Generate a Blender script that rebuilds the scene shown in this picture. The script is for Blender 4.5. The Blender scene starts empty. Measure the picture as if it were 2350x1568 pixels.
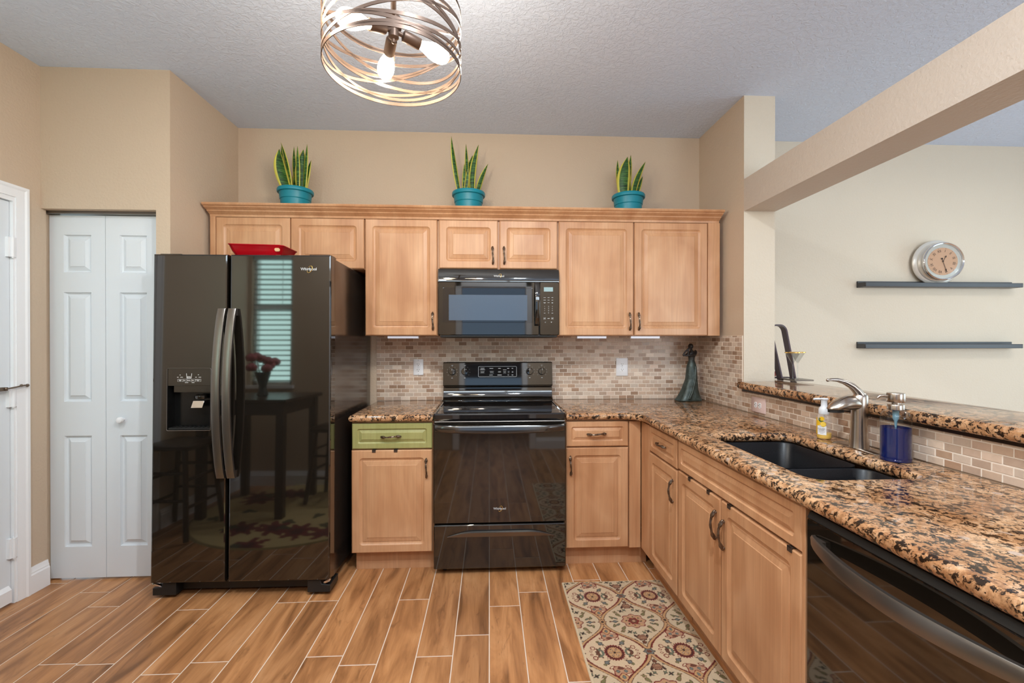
import bpy, math, random
import numpy as np
from mathutils import Vector, Matrix
from mathutils.geometry import tessellate_polygon

PI = math.pi
scn = bpy.context.scene
COL = scn.collection
random.seed(7)

# ------------------------------------------------------------------ camera
cam_d = bpy.data.cameras.new('camera')
cam = bpy.data.objects.new('camera', cam_d)
COL.objects.link(cam)
cam_d.sensor_width = 36.0
cam_d.lens = 1032.135 / 2350 * 36.0
cam_d.clip_start = 0.02
cam.location = (-0.0608, -3.2259, 1.339)
cam.rotation_euler = (math.radians(90 - 0.1955), math.radians(0.0109), math.radians(-2.8824))
scn.camera = cam

# ------------------------------------------------------------------ exposure, sky, daylight
scn.view_settings.view_transform = 'Standard'
scn.view_settings.look = 'None'
scn.view_settings.gamma = 1.0
scn.view_settings.exposure = -0.02
scn.view_settings.use_curve_mapping = False
w = bpy.data.worlds.new('sky')
scn.world = w
w.use_nodes = True
w.node_tree.nodes['Background'].inputs[0].default_value = (0.62, 0.82, 0.92, 1)
w.node_tree.nodes['Background'].inputs[1].default_value = 3.0


def area(name, loc, rot, sx, sy, power, col):
    d = bpy.data.lights.new(name, 'AREA')
    d.shape = 'RECTANGLE'
    d.size, d.size_y = sx, sy
    d.energy = power
    d.color = col
    o = bpy.data.objects.new(name, d)
    COL.objects.link(o)
    o.location = loc
    o.rotation_euler = rot
    return o


# daylight: behind the blind, at the dining room's glass doors, at the hall's window, and the living room's big window
area('daylight_blind', (-2.25, -3.08, 1.6), (PI / 2, 0, 0), 0.5, 1.4, 15, (0.62, 0.95, 0.88))
area('daylight_dining', (5.12, -2.0, 1.25), (PI / 2, 0, PI / 2), 2.3, 2.1, 9, (0.80, 0.91, 1.0))
area('daylight_hall', (0.0, -6.3, 1.55), (PI / 2, 0, 0), 1.3, 1.6, 7, (0.45, 0.70, 1.0))
area('daylight_living', (3.1, -7.9, 1.5), (PI / 2, 0, 0), 3.4, 2.3, 235, (0.80, 0.92, 1.0))
area('fill_transom', (0.2, -3.66, 2.475), (math.radians(82), 0, 0), 2.3, 0.42, 24, (0.78, 0.91, 1.0))  # added fill light, set in a made-up transom over the rear doorway
area('dining_lamp', (3.4, -1.5, 2.66), (0, 0, 0), 0.34, 0.34, 11, (1.0, 0.95, 0.86))

# ------------------------------------------------------------------ key dimensions
H = 2.815
XW, XL, XR, XP = -2.48, -1.805, 1.475, 1.668
YP, YPOST, YFAR = -0.671, -0.581, 0.0156
YREAR, YNOOK = -3.6, -2.9


def lin(c):
    c = c / 255.0
    return c / 12.92 if c <= 0.04045 else ((c + 0.055) / 1.055) ** 2.4


def rgb(r, g, b):
    return (lin(r), lin(g), lin(b), 1.0)


# ------------------------------------------------------------------ materials
MATS = {}


class NT:
    def __init__(s, name):
        s.m = bpy.data.materials.new(name)
        s.m.use_nodes = True
        s.t = s.m.node_tree
        s.t.nodes.clear()
        s.out = s.n('ShaderNodeOutputMaterial')
        s.b = s.n('ShaderNodeBsdfPrincipled')
        s.t.links.new(s.b.outputs[0], s.out.inputs[0])
        MATS[name] = s.m

    def n(s, typ, **kw):
        nd = s.t.nodes.new(typ)
        for k, v in kw.items():
            setattr(nd, k, v)
        return nd

    def l(s, a, b):
        s.t.links.new(a, b)

    def set(s, **kw):
        names = dict(base='Base Color', rough='Roughness', metal='Metallic', spec='Specular IOR Level', ior='IOR',
                     trans='Transmission Weight', coat='Coat Weight', coatr='Coat Roughness', emit='Emission Color',
                     estr='Emission Strength', alpha='Alpha', sheen='Sheen Weight', sss='Subsurface Weight')
        for k, v in kw.items():
            s.b.inputs[names[k]].default_value = v
        return s

    def coord(s, scale=(1, 1, 1), obj_random=False):
        tc = s.n('ShaderNodeTexCoord')
        mp = s.n('ShaderNodeMapping')
        mp.inputs['Scale'].default_value = scale
        s.l(tc.outputs['Object'], mp.inputs[0])
        if obj_random:
            oi = s.n('ShaderNodeObjectInfo')
            mu = s.n('ShaderNodeVectorMath', operation='SCALE')
            cb = s.n('ShaderNodeCombineXYZ')
            s.l(oi.outputs['Random'], cb.inputs[0])
            s.l(oi.outputs['Random'], cb.inputs[2])
            mu.inputs[3].default_value = 40.0
            s.l(cb.outputs[0], mu.inputs[0])
            s.l(mu.outputs[0], mp.inputs['Location'])
        return mp.outputs[0]

    def noise(s, vec, scale, detail=4, rough=0.55, dist=0.0):
        nd = s.n('ShaderNodeTexNoise')
        nd.inputs['Scale'].default_value = scale
        nd.inputs['Detail'].default_value = detail
        nd.inputs['Roughness'].default_value = rough
        nd.inputs['Distortion'].default_value = dist
        s.l(vec, nd.inputs['Vector'])
        return nd.outputs['Fac']

    def ramp(s, fac, stops):
        r = s.n('ShaderNodeValToRGB')
        el = r.color_ramp.elements
        while len(el) < len(stops):
            el.new(0.5)
        for e, (p, c) in zip(el, stops):
            e.position = p
            e.color = c
        s.l(fac, r.inputs[0])
        return r.outputs[0]

    def mix(s, fac, a, b, blend='MIX'):
        m = s.n('ShaderNodeMix', data_type='RGBA', blend_type=blend)
        for sock, v in ((m.inputs[0], fac), (m.inputs[6], a), (m.inputs[7], b)):
            if hasattr(v, 'is_linked'):
                s.l(v, sock)
            else:
                sock.default_value = v
        return m.outputs[2]

    def bump(s, h, strength, dist=0.01):
        b = s.n('ShaderNodeBump')
        b.inputs['Strength'].default_value = strength
        b.inputs['Distance'].default_value = dist
        s.l(h, b.inputs['Height'])
        s.l(b.outputs[0], s.b.inputs['Normal'])

    def base(s, sock):
        s.l(sock, s.b.inputs['Base Color'])


def plain(name, col, rough=0.5, metal=0.0, **kw):
    NT(name).set(base=col, rough=rough, metal=metal, **kw)
    return MATS[name]


def build_materials():
    # painted drywall with orange-peel texture
    for nm, c in (('wall_paint', rgb(204, 183, 160)), ('ceiling_paint', rgb(216, 229, 252)),
                  ('dining_paint', rgb(212, 200, 182)), ('header_paint', rgb(198, 184, 170)), ('trim_paint', rgb(242, 242, 244)), ('door_paint', rgb(226, 231, 236))):
        t = NT(nm)
        t.set(base=c, rough=0.75 if 'paint' in nm and nm[0] in 'wcd' and nm != 'door_paint' else 0.35, spec=0.3)
        v = t.coord()
        if nm == 'ceiling_paint':
            a = t.noise(v, 42, 5, 0.6, 0.8)
            h = t.ramp(a, [(0.42, (0, 0, 0, 1)), (0.58, (1, 1, 1, 1))])
            t.bump(h, 0.55, 0.004)
        elif nm in ('wall_paint', 'dining_paint', 'header_paint'):
            a = t.noise(v, 75, 3, 0.5, 0.3)
            h = t.ramp(a, [(0.35, (0, 0, 0, 1)), (0.7, (1, 1, 1, 1))])
            t.bump(h, 0.28, 0.003)
    # maple laminate
    for nm, tint in (('maple', 0), ('maple_green', 1)):
        t = NT(nm)
        v = t.coord((9, 9, 1.1), True)
        big = t.noise(v, 1.0, 3, 0.5, 0.6)
        v2 = t.coord((60, 60, 2.0), True)
        fine = t.noise(v2, 1.6, 5, 0.6, 0.3)
        v3 = t.coord((2.6, 2.6, 1.6), True)
        blot = t.noise(v3, 1.8, 2, 0.5, 0.8)
        if tint:
            c1 = t.ramp(big, [(0.3, rgb(148, 146, 88)), (0.5, rgb(164, 160, 104)), (0.75, rgb(172, 168, 112))])
            c2 = t.ramp(blot, [(0.35, rgb(150, 152, 94)), (0.65, rgb(168, 164, 108))])
        else:
            c1 = t.ramp(big, [(0.3, rgb(176, 126, 88)), (0.5, rgb(200, 150, 110)), (0.72, rgb(216, 172, 132))])
            c2 = t.ramp(blot, [(0.32, rgb(180, 128, 90)), (0.5, rgb(202, 152, 112)), (0.68, rgb(216, 170, 132))])
        c = t.mix(0.5, c1, c2)
        d = t.ramp(fine, [(0.38, (0.86, 0.84, 0.82, 1)), (0.55, (1, 1, 1, 1))])
        t.base(t.mix(0.55, c, d, 'MULTIPLY'))
        t.set(rough=0.36, spec=0.4)
        t.bump(fine, 0.05, 0.001)
    # polished granite
    t = NT('granite')
    v = t.coord()
    n1 = t.noise(v, 24, 5, 0.60, 1.6)
    n2 = t.noise(v, 70, 5, 0.62, 0.8)
    n3 = t.noise(v, 6, 3, 0.5, 1.0)
    n4 = t.noise(v, 52, 6, 0.66, 0.35)
    c1 = t.ramp(n1, [(0.34, rgb(112, 80, 56)), (0.43, rgb(166, 122, 86)), (0.50, rgb(204, 158, 118)), (0.59, rgb(226, 188, 150)), (0.70, rgb(238, 212, 184))])
    c = t.mix(t.ramp(n2, [(0.40, (0, 0, 0, 1)), (0.62, (0.75, 0.75, 0.75, 1))]), c1, rgb(210, 164, 120))
    sp = t.ramp(n4, [(0.442, (1, 1, 1, 1)), (0.478, (0, 0, 0, 1))])
    c = t.mix(sp, c, rgb(50, 37, 28))
    s2 = t.ramp(n2, [(0.385, (1, 1, 1, 1)), (0.43, (0, 0, 0, 1))])
    c = t.mix(s2, c, rgb(52, 38, 28))
    vo = t.n('ShaderNodeTexVoronoi')
    vo.inputs['Scale'].default_value = 22
    t.l(v, vo.inputs['Vector'])
    pk = t.ramp(vo.outputs['Distance'], [(0.20, (1, 1, 1, 1)), (0.28, (0, 0, 0, 1))])
    gate = t.ramp(n3, [(0.54, (0, 0, 0, 1)), (0.60, (1, 1, 1, 1))])
    c = t.mix(t.mix(1.0, pk, gate, 'MULTIPLY'), c, rgb(190, 166, 150))
    dk = t.ramp(n3, [(0.36, rgb(190, 160, 134)), (0.6, (1, 1, 1, 1))])
    fn = t.ramp(t.noise(v, 170, 4, 0.65, 0.5), [(0.36, (0.62, 0.58, 0.55, 1)), (0.52, (1, 1, 1, 1)), (0.7, (1.1, 1.08, 1.05, 1))])
    c = t.mix(0.6, c, fn, 'MULTIPLY')
    t.base(t.mix(0.7, c, dk, 'MULTIPLY'))
    t.set(rough=0.07, spec=0.55)
    # travertine mosaic: tone per tile comes with the mesh
    t = NT('travertine')
    at = t.n('ShaderNodeAttribute', attribute_name='tone')
    v = t.coord()
    n1 = t.noise(v, 45, 5, 0.6, 0.5)
    d = t.ramp(n1, [(0.3, (0.86, 0.84, 0.82, 1)), (0.6, (1, 1, 1, 1))])
    t.base(t.mix(0.6, at.outputs['Color'], d, 'MULTIPLY'))
    t.set(rough=0.38, spec=0.45)
    t.bump(n1, 0.12, 0.002)
    plain('grout', rgb(238, 226, 212), 0.85)
    plain('floor_grout', rgb(228, 208, 190), 0.85)
    # wood-look porcelain planks
    t = NT('plank')
    at = t.n('ShaderNodeAttribute', attribute_name='tone')
    tc = t.n('ShaderNodeTexCoord')
    ad = t.n('ShaderNodeVectorMath', operation='ADD')
    sc_ = t.n('ShaderNodeVectorMath', operation='SCALE')
    sc_.inputs[3].default_value = 37.0
    t.l(at.outputs['Vector'], sc_.inputs[0])
    t.l(tc.outputs['Object'], ad.inputs[0])
    t.l(sc_.outputs[0], ad.inputs[1])

    def mapped(scale):
        mp = t.n('ShaderNodeMapping')
        mp.inputs['Scale'].default_value = scale
        t.l(ad.outputs[0], mp.inputs[0])
        return mp.outputs[0]
    g1 = t.noise(mapped((11, 1.6, 8)), 1.0, 4, 0.55, 1.2)
    g2 = t.noise(mapped((90, 3.5, 9)), 1.3, 4, 0.6, 0.4)
    g3 = t.noise(mapped((24, 6, 8)), 1.0, 3, 0.6, 1.5)
    c = t.ramp(g1, [(0.28, rgb(128, 86, 52)), (0.42, rgb(168, 116, 74)), (0.56, rgb(196, 140, 92)), (0.75, rgb(214, 160, 112))])
    c = t.mix(0.5, c, t.ramp(g2, [(0.35, (0.80, 0.77, 0.74, 1)), (0.6, (1, 1, 1, 1))]), 'MULTIPLY')
    c = t.mix(0.55, c, t.ramp(g3, [(0.27, (0.42, 0.38, 0.35, 1)), (0.40, (1, 1, 1, 1))]), 'MULTIPLY')
    sep = t.n('ShaderNodeSeparateColor')
    t.l(at.outputs['Color'], sep.inputs[0])
    tone = t.ramp(sep.outputs[0], [(0, (0.84, 0.83, 0.83, 1)), (1, (1.04, 1.02, 1.0, 1))])
    t.base(t.mix(1.0, c, tone, 'MULTIPLY'))
    t.set(rough=0.33, spec=0.4)
    t.bump(g2, 0.06, 0.001)
    # woven rugs: colours come with the mesh
    t = NT('rug_pile')
    at = t.n('ShaderNodeAttribute', attribute_name='tone')
    v = t.coord()
    n1 = t.noise(v, 420, 2, 0.5)
    t.base(t.mix(0.5, at.outputs['Color'], t.ramp(n1, [(0.3, (0.72, 0.72, 0.72, 1)), (0.7, (1, 1, 1, 1))]), 'MULTIPLY'))
    t.set(rough=0.95, spec=0.1, sheen=0.2)
    t.bump(n1, 0.5, 0.002)
    # appliances
    plain('black_gloss', (0.010, 0.008, 0.006, 1), 0.04, spec=0.8, ior=1.62)
    plain('black_glass', (0.010, 0.009, 0.010, 1), 0.03, spec=0.7, ior=1.6)
    t = NT('black_case')
    t.set(base=(0.022, 0.018, 0.016, 1), rough=0.16, spec=1.0, ior=1.6)
    v = t.coord()
    t.bump(t.noise(v, 190, 2, 0.5), 0.05, 0.001)
    plain('black_matte', (0.012, 0.012, 0.012, 1), 0.45)
    plain('recess_black', (0.006, 0.006, 0.006, 1), 0.18)
    plain('dark_steel', rgb(128, 122, 116), 0.30, 0.9)
    plain('micro_screen', rgb(84, 98, 116), 0.16, 0.0, spec=0.5)
    plain('print_grey', rgb(190, 194, 198), 0.5)
    plain('print_white', rgb(235, 235, 235), 0.4)
    plain('gold_ring', rgb(226, 190, 110), 0.25, 0.8)
    plain('chrome', rgb(225, 225, 228), 0.08, 1.0)
    t = NT('brushed_nickel')
    v = t.coord((160, 160, 5))
    t.set(base=rgb(190, 180, 170), rough=0.26, metal=1.0)
    t.bump(t.noise(v, 2, 3, 0.6), 0.04, 0.001)
    t = NT('pewter')
    t.set(base=rgb(120, 104, 90), rough=0.32, metal=0.9)
    plain('dark_bronze', rgb(70, 52, 42), 0.4, 0.8)
    plain('hook_metal', rgb(92, 80, 72), 0.42, 0.7)
    plain('cage_metal', rgb(112, 92, 80), 0.42, 0.55)
    plain('white_plastic', rgb(246, 247, 250), 0.35)
    plain('rose_plate', rgb(232, 206, 200), 0.35)
    plain('slot_dark', rgb(60, 50, 44), 0.6)
    plain('lcd', rgb(150, 178, 182), 0.3)
    t = NT('sink_composite')
    v = t.coord()
    n1 = t.noise(v, 350, 2, 0.5)
    t.base(t.ramp(n1, [(0.4, (0.004, 0.0045, 0.006, 1)), (0.75, (0.014, 0.015, 0.019, 1))]))
    t.set(rough=0.36, spec=0.35)
    # plants
    plain('teal_pot', rgb(4, 128, 146), 0.42)
    plain('soil', rgb(60, 44, 34), 0.95)
    t = NT('snake_leaf')
    at = t.n('ShaderNodeAttribute', attribute_name='tone')
    v = t.coord((14, 14, 130))
    n1 = t.noise(v, 1.0, 3, 0.6, 0.8)
    g = t.ramp(n1, [(0.38, rgb(18, 50, 12)), (0.54, rgb(46, 92, 26)), (0.7, rgb(96, 132, 62))])
    sep = t.n('ShaderNodeSeparateColor')
    t.l(at.outputs['Color'], sep.inputs[0])
    e = t.ramp(sep.outputs[0], [(0.60, (0, 0, 0, 1)), (0.72, (1, 1, 1, 1))])
    t.base(t.mix(e, g, rgb(206, 196, 84)))
    t.set(rough=0.4, spec=0.4)
    # statue
    t = NT('verdigris')
    v = t.coord()
    n1 = t.noise(v, 26, 5, 0.6, 0.5)
    tc = t.n('ShaderNodeTexCoord')
    sx = t.n('ShaderNodeSeparateXYZ')
    t.l(tc.outputs['Object'], sx.inputs[0])
    hh = t.ramp(sx.outputs[2], [(0.26, (0, 0, 0, 1)), (0.31, (1, 1, 1, 1))])
    lo = t.ramp(n1, [(0.3, rgb(40, 48, 44)), (0.55, rgb(62, 74, 70)), (0.75, rgb(92, 106, 106))])
    t.base(t.mix(hh, lo, rgb(46, 40, 38)))
    t.set(rough=0.42, spec=0.5, metal=0.25)
    t.bump(n1, 0.15, 0.003)
    plain('red_lacquer', rgb(168, 8, 22), 0.18, spec=0.6)
    plain('handle_hole_tan', rgb(226, 186, 140), 0.5)
    # soaps and glass
    t = NT('clear_glass')
    t.t.nodes.remove(t.b)
    gl = t.n('ShaderNodeBsdfGlossy')
    gl.inputs['Roughness'].default_value = 0.02
    tr = t.n('ShaderNodeBsdfTransparent')
    tr.inputs['Color'].default_value = (0.93, 0.945, 0.95, 1)
    fr = t.n('ShaderNodeLayerWeight')
    mx = t.n('ShaderNodeMixShader')
    pw = t.n('ShaderNodeMath', operation='POWER')
    pw.inputs[1].default_value = 4.0
    ma = t.n('ShaderNodeMath', operation='MULTIPLY_ADD')
    ma.inputs[1].default_value = 0.6
    ma.inputs[2].default_value = 0.045
    t.l(fr.outputs['Facing'], pw.inputs[0])
    t.l(pw.outputs[0], ma.inputs[0])
    t.l(ma.outputs[0], mx.inputs[0])
    t.l(tr.outputs[0], mx.inputs[1])
    t.l(gl.outputs[0], mx.inputs[2])
    t.l(mx.outputs[0], t.out.inputs[0])
    t = NT('bottle_plastic')
    t.t.nodes.remove(t.b)
    gl = t.n('ShaderNodeBsdfPrincipled')
    gl.inputs['Base Color'].default_value = (0.85, 0.85, 0.86, 1)
    gl.inputs['Roughness'].default_value = 0.12
    tr = t.n('ShaderNodeBsdfTransparent')
    mx = t.n('ShaderNodeMixShader')
    mx.inputs[0].default_value = 0.13
    t.l(tr.outputs[0], mx.inputs[1])
    t.l(gl.outputs[0], mx.inputs[2])
    t.l(mx.outputs[0], t.out.inputs[0])
    plain('blue_liquid', (0.002, 0.014, 0.13, 1), 0.05, spec=0.6, trans=0.25)
    plain('yellow_liquid', rgb(236, 190, 14), 0.08, spec=0.6)
    plain('lemon', rgb(240, 190, 36), 0.5)
    plain('lemon_flesh', rgb(250, 214, 90), 0.5)
    plain('leaf_print', rgb(56, 96, 44), 0.5)
    plain('frosted_plastic', rgb(226, 228, 232), 0.35, spec=0.4)
    plain('diffuser_added_glow', rgb(225, 230, 240), 0.4, emit=(0.8, 0.87, 1.0, 1), estr=0.55)  # glow added so the unlit light bars look brighter
    plain('dip_tube', rgb(120, 160, 176), 0.3)
    # clock
    plain('clock_case', rgb(226, 222, 214), 0.28, 0.35)
    plain('clock_face', rgb(228, 180, 146), 0.6)
    plain('ink', rgb(58, 44, 38), 0.6)
    plain('shelf_black', rgb(62, 62, 66), 0.32, spec=0.5)
    plain('rack_wood', rgb(72, 58, 66), 0.35)
    plain('red_wax', rgb(200, 96, 92), 0.5)
    # lit bulb
    t = NT('bulb_glow')
    t.set(base=(1, 1, 1, 1), emit=(1.0, 0.86, 0.62, 1), estr=26.0)
    # dining corner seen in the fridge's reflection
    plain('dark_wood', rgb(48, 34, 26), 0.3)
    plain('blind_slat', rgb(196, 206, 204), 0.5)
    plain('vase_glass', rgb(30, 60, 66), 0.08, spec=0.8)
    plain('rose_petal', rgb(176, 92, 96), 0.7)
    plain('stem_green', rgb(50, 80, 40), 0.7)
    plain('hall_paint', rgb(206, 214, 226), 0.7)


build_materials()


# ------------------------------------------------------------------ mesh builder
class MB:
    def __init__(s):
        s.v, s.f, s.mi, s.tone = [], [], [], []
        s.M = Matrix.Identity(4)

    def add(s, verts, faces, mi=0, tone=None):
        o = len(s.v)
        for p in verts:
            s.v.append(tuple(s.M @ Vector(p)))
        if tone is not None:
            while len(s.tone) < o:
                s.tone.append((0, 0, 0, 1))
            if isinstance(tone, list):
                s.tone.extend(tone)
            else:
                s.tone.extend([tone] * len(verts))
        for f in faces:
            s.f.append(tuple(o + i for i in f))
            s.mi.append(mi)
        return s

    def box(s, x0, x1, y0, y1, z0, z1, mi=0):
        if x0 > x1: x0, x1 = x1, x0
        if y0 > y1: y0, y1 = y1, y0
        if z0 > z1: z0, z1 = z1, z0
        v = [(x, y, z) for z in (z0, z1) for y in (y0, y1) for x in (x0, x1)]
        f = [(0, 2, 3, 1), (4, 5, 7, 6), (0, 1, 5, 4), (2, 6, 7, 3), (0, 4, 6, 2), (1, 3, 7, 5)]
        return s.add(v, f, mi)

    def loft(s, loops, cap0=True, cap1=True, mi=0, closed=True, tone=None):
        n = len(loops[0])
        v = [p for L in loops for p in L]
        f = []
        m = n if closed else n - 1
        for i in range(len(loops) - 1):
            for j in range(m):
                a, b = i * n + j, i * n + (j + 1) % n
                f.append((a, b, b + n, a + n))
        if cap0:
            f.append(tuple(range(n - 1, -1, -1)))
        if cap1:
            f.append(tuple(range((len(loops) - 1) * n, len(loops) * n)))
        return s.add(v, f, mi, tone)

    def lathe(s, prof, c=(0, 0, 0), seg=40, axis='z', mi=0, sx=1.0, sy=1.0):
        loops = []
        for r, h in prof:
            L = []
            for k in range(seg):
                a = 2 * PI * k / seg
                x, y = r * math.cos(a) * sx, r * math.sin(a) * sy
                if axis == 'z':
                    L.append((c[0] + x, c[1] + y, c[2] + h))
                elif axis == 'y':      # along -y
                    L.append((c[0] + x, c[1] - h, c[2] + y))
                else:                  # along -x
                    L.append((c[0] - h, c[1] - x, c[2] + y))
            loops.append(L)
        return s.loft(loops, True, True, mi)

    def tube(s, pts, rad, seg=10, mi=0, lobe=0.0, nl=4, twist=0.0, flat=1.0, caps=True):
        pts = [Vector(p) for p in pts]
        n = len(pts)
        loops = []
        up = None
        for i, p in enumerate(pts):
            t = (pts[min(i + 1, n - 1)] - pts[max(i - 1, 0)]).normalized()
            if up is None:
                up = Vector((0, 0, 1)) if abs(t.z) < 0.9 else Vector((0, 1, 0))
            sd = t.cross(up)
            if sd.length < 1e-6:
                sd = t.orthogonal()
            sd.normalize()
            up = sd.cross(t).normalized()
            r = rad(i / (n - 1)) if callable(rad) else rad
            L = []
            for k in range(seg):
                a = 2 * PI * k / seg
                rr = r * (1 + lobe * math.cos(nl * a + twist * i / (n - 1)))
                L.append(p + sd * rr * math.cos(a) + up * rr * math.sin(a) * flat)
            loops.append([tuple(q) for q in L])
        return s.loft(loops, caps, caps, mi)

    def prism(s, poly, axis, a0, a1, mi=0):
        """extrude a 2-D outline: axis 'x' takes (y,z), 'y' takes (x,z), 'z' takes (x,y)"""
        def P(p, a):
            return {'x': (a, p[0], p[1]), 'y': (p[0], a, p[1]), 'z': (p[0], p[1], a)}[axis]
        ar = sum(poly[i][0] * poly[(i + 1) % len(poly)][1] - poly[(i + 1) % len(poly)][0] * poly[i][1] for i in range(len(poly)))
        if axis == 'y':
            ar = -ar
        if ar < 0:
            poly = poly[::-1]
        lo, hi = min(a0, a1), max(a0, a1)
        return s.loft([[P(p, lo) for p in poly], [P(p, hi) for p in poly]], True, True, mi)

    def ball(s, c, r, sx=1, sy=1, sz=1, seg=16, rings=10, mi=0):
        loops = []
        for i in range(1, rings):
            a = PI * i / rings
            loops.append([(c[0] + r * sx * math.sin(a) * math.cos(2 * PI * k / seg), c[1] + r * sy * math.sin(a) * math.sin(2 * PI * k / seg),
                           c[2] - r * sz * math.cos(a)) for k in range(seg)])
        return s.loft(loops, True, True, mi)

    def obj(s, name, mats, parent=None, smooth=True, ang=35, bevel=0.0, seg=2):
        me = bpy.data.meshes.new(name)
        me.from_pydata(s.v, [], s.f)
        if isinstance(mats, str):
            mats = [mats]
        for m in mats:
            me.materials.append(MATS[m])
        me.polygons.foreach_set('material_index', s.mi)
        if s.tone:
            while len(s.tone) < len(s.v):
                s.tone.append((0, 0, 0, 1))
            at = me.color_attributes.new('tone', 'FLOAT_COLOR', 'POINT')
            at.data.foreach_set('color', [c for t in s.tone for c in t])
        me.update()
        if smooth:
            me.shade_smooth()
            me.set_sharp_from_angle(angle=math.radians(ang))
        o = bpy.data.objects.new(name, me)
        COL.objects.link(o)
        if parent is not None:
            o.parent = parent
        if bevel:
            b = o.modifiers.new('edge', 'BEVEL')
            b.width = bevel
            b.segments = seg
            b.limit_method = 'ANGLE'
            b.angle_limit = math.radians(50)
            b.harden_normals = False
        return o


def tag(o, label, cat, group=None):
    o['label'] = label
    o['category'] = cat
    if group:
        o['group'] = group
    return o


def thing(name, label, cat, loc=(0, 0, 0), rz=0.0, group=None):
    o = bpy.data.objects.new(name, None)
    o.empty_display_size = 0.05
    COL.objects.link(o)
    o.location = loc
    o.rotation_euler = (0, 0, rz)
    return tag(o, label, cat, group)


def struct(name, mb, mats, parent=None, **kw):
    o = mb.obj(name, mats, parent, **kw)
    if parent is None:
        o['kind'] = 'structure'
    return o


def text_obj(name, s, mat, parent, loc, size, rot=(PI / 2, 0, 0), ext=0.0004, sx=1.0, bold=0.0):
    cu = bpy.data.curves.new('lettering', 'FONT')
    cu.body = s
    cu.size = size
    cu.extrude = ext
    cu.offset = bold
    cu.align_x = 'CENTER'
    cu.align_y = 'CENTER'
    t = bpy.data.objects.new('lettering', cu)
    COL.objects.link(t)
    dg = bpy.context.evaluated_depsgraph_get()
    me = bpy.data.meshes.new_from_object(t.evaluated_get(dg))
    COL.objects.unlink(t)
    bpy.data.objects.remove(t)
    me.materials.clear()
    me.materials.append(MATS[mat])
    o = bpy.data.objects.new(name, me)
    COL.objects.link(o)
    o.parent = parent
    o.location = loc
    o.rotation_euler = rot
    o.scale = (sx, 1, 1)
    return o


def rrect(x0, x1, z0, z1, r, n=5):
    """rounded rectangle outline, counter-clockwise, as (a, b) pairs"""
    r = max(min(r, (x1 - x0) / 2 - 1e-4, (z1 - z0) / 2 - 1e-4), 1e-4)
    out = []
    for cx, cz, a0 in ((x1 - r, z0 + r, -PI / 2), (x1 - r, z1 - r, 0), (x0 + r, z1 - r, PI / 2), (x0 + r, z0 + r, PI)):
        for k in range(n):
            a = a0 + (PI / 2) * k / (n - 1)
            out.append((cx + r * math.cos(a), cz + r * math.sin(a)))
    return out


def copy_tree(o, parent=None, loc=None):
    c = o.copy()
    COL.objects.link(c)
    if parent is not None:
        c.parent = parent
    if loc is not None:
        c.location = loc
    for ch in list(o.children):
        copy_tree(ch, c)
    return c


# ------------------------------------------------------------------ the room
def mosaic(name, parent, origin, ua, length, height, normal, seed, skip=()):
    """running-bond travertine mosaic on a bed of grout; tile tone is stored per tile"""
    rnd = random.Random(seed)
    O, U, N = Vector(origin), Vector(ua), Vector(normal)
    Z = Vector((0, 0, 1))
    tw, th, g = 0.0578, 0.0277, 0.0028
    pal = [(216, 194, 174), (204, 178, 156), (192, 164, 142), (180, 150, 126), (224, 206, 188), (208, 184, 164), (198, 172, 152), (214, 194, 176), (172, 140, 116), (206, 184, 166), (218, 198, 180), (202, 176, 154)]
    mb = MB()
    gb = MB()
    q = [O, O + U * length, O + U * length + Z * height, O + Z * height]
    d = N * 0.0045
    gb.add([tuple(p) for p in q] + [tuple(p + d) for p in q], [(4, 5, 6, 7), (0, 1, 5, 4), (1, 2, 6, 5), (2, 3, 7, 6), (3, 0, 4, 7)])
    flip = U.cross(Z).dot(N) < 0
    row = 0
    z = 0.0
    while z < height - 0.004:
        z1 = min(z + th - g, height)
        u = -tw / 2 if row % 2 else 0.0
        while u < length - 0.004:
            a, b = max(u, 0), min(u + tw - g, length)
            if b - a > 0.004:
                c = rnd.choice(pal)
                k = rnd.uniform(0.93, 1.06)
                tone = (lin(c[0] * k), lin(c[1] * k), lin(c[2] * k), 1)
                e = 0.0016
                jz = rnd.uniform(-0.0004, 0.0004)
                A = [O + U * a + Z * z, O + U * b + Z * z, O + U * b + Z * z1, O + U * a + Z * z1]
                B = [O + U * (a + e) + Z * (z + e), O + U * (b - e) + Z * (z + e), O + U * (b - e) + Z * (z1 - e), O + U * (a + e) + Z * (z1 - e)]
                A = [tuple(p + N * 0.004) for p in A]
                B = [tuple(p + N * (0.0060 + jz)) for p in B]
                F = [(4, 5, 6, 7), (0, 1, 5, 4), (1, 2, 6, 5), (2, 3, 7, 6), (3, 0, 4, 7)]
                if flip:
                    F = [f[::-1] for f in F]
                mb.add(A + B, F, 0, tone)
            u += tw
        z += th
        row += 1
    # one mesh: tiles and the grout between them
    o0 = len(mb.v)
    for v in gb.v:
        mb.v.append(v)
        mb.tone.append((0, 0, 0, 1))
    for f in gb.f:
        mb.f.append(tuple(o0 + i for i in f))
        mb.mi.append(1)
    return mb.obj(name, ['travertine', 'grout'], parent, smooth=False)


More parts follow.
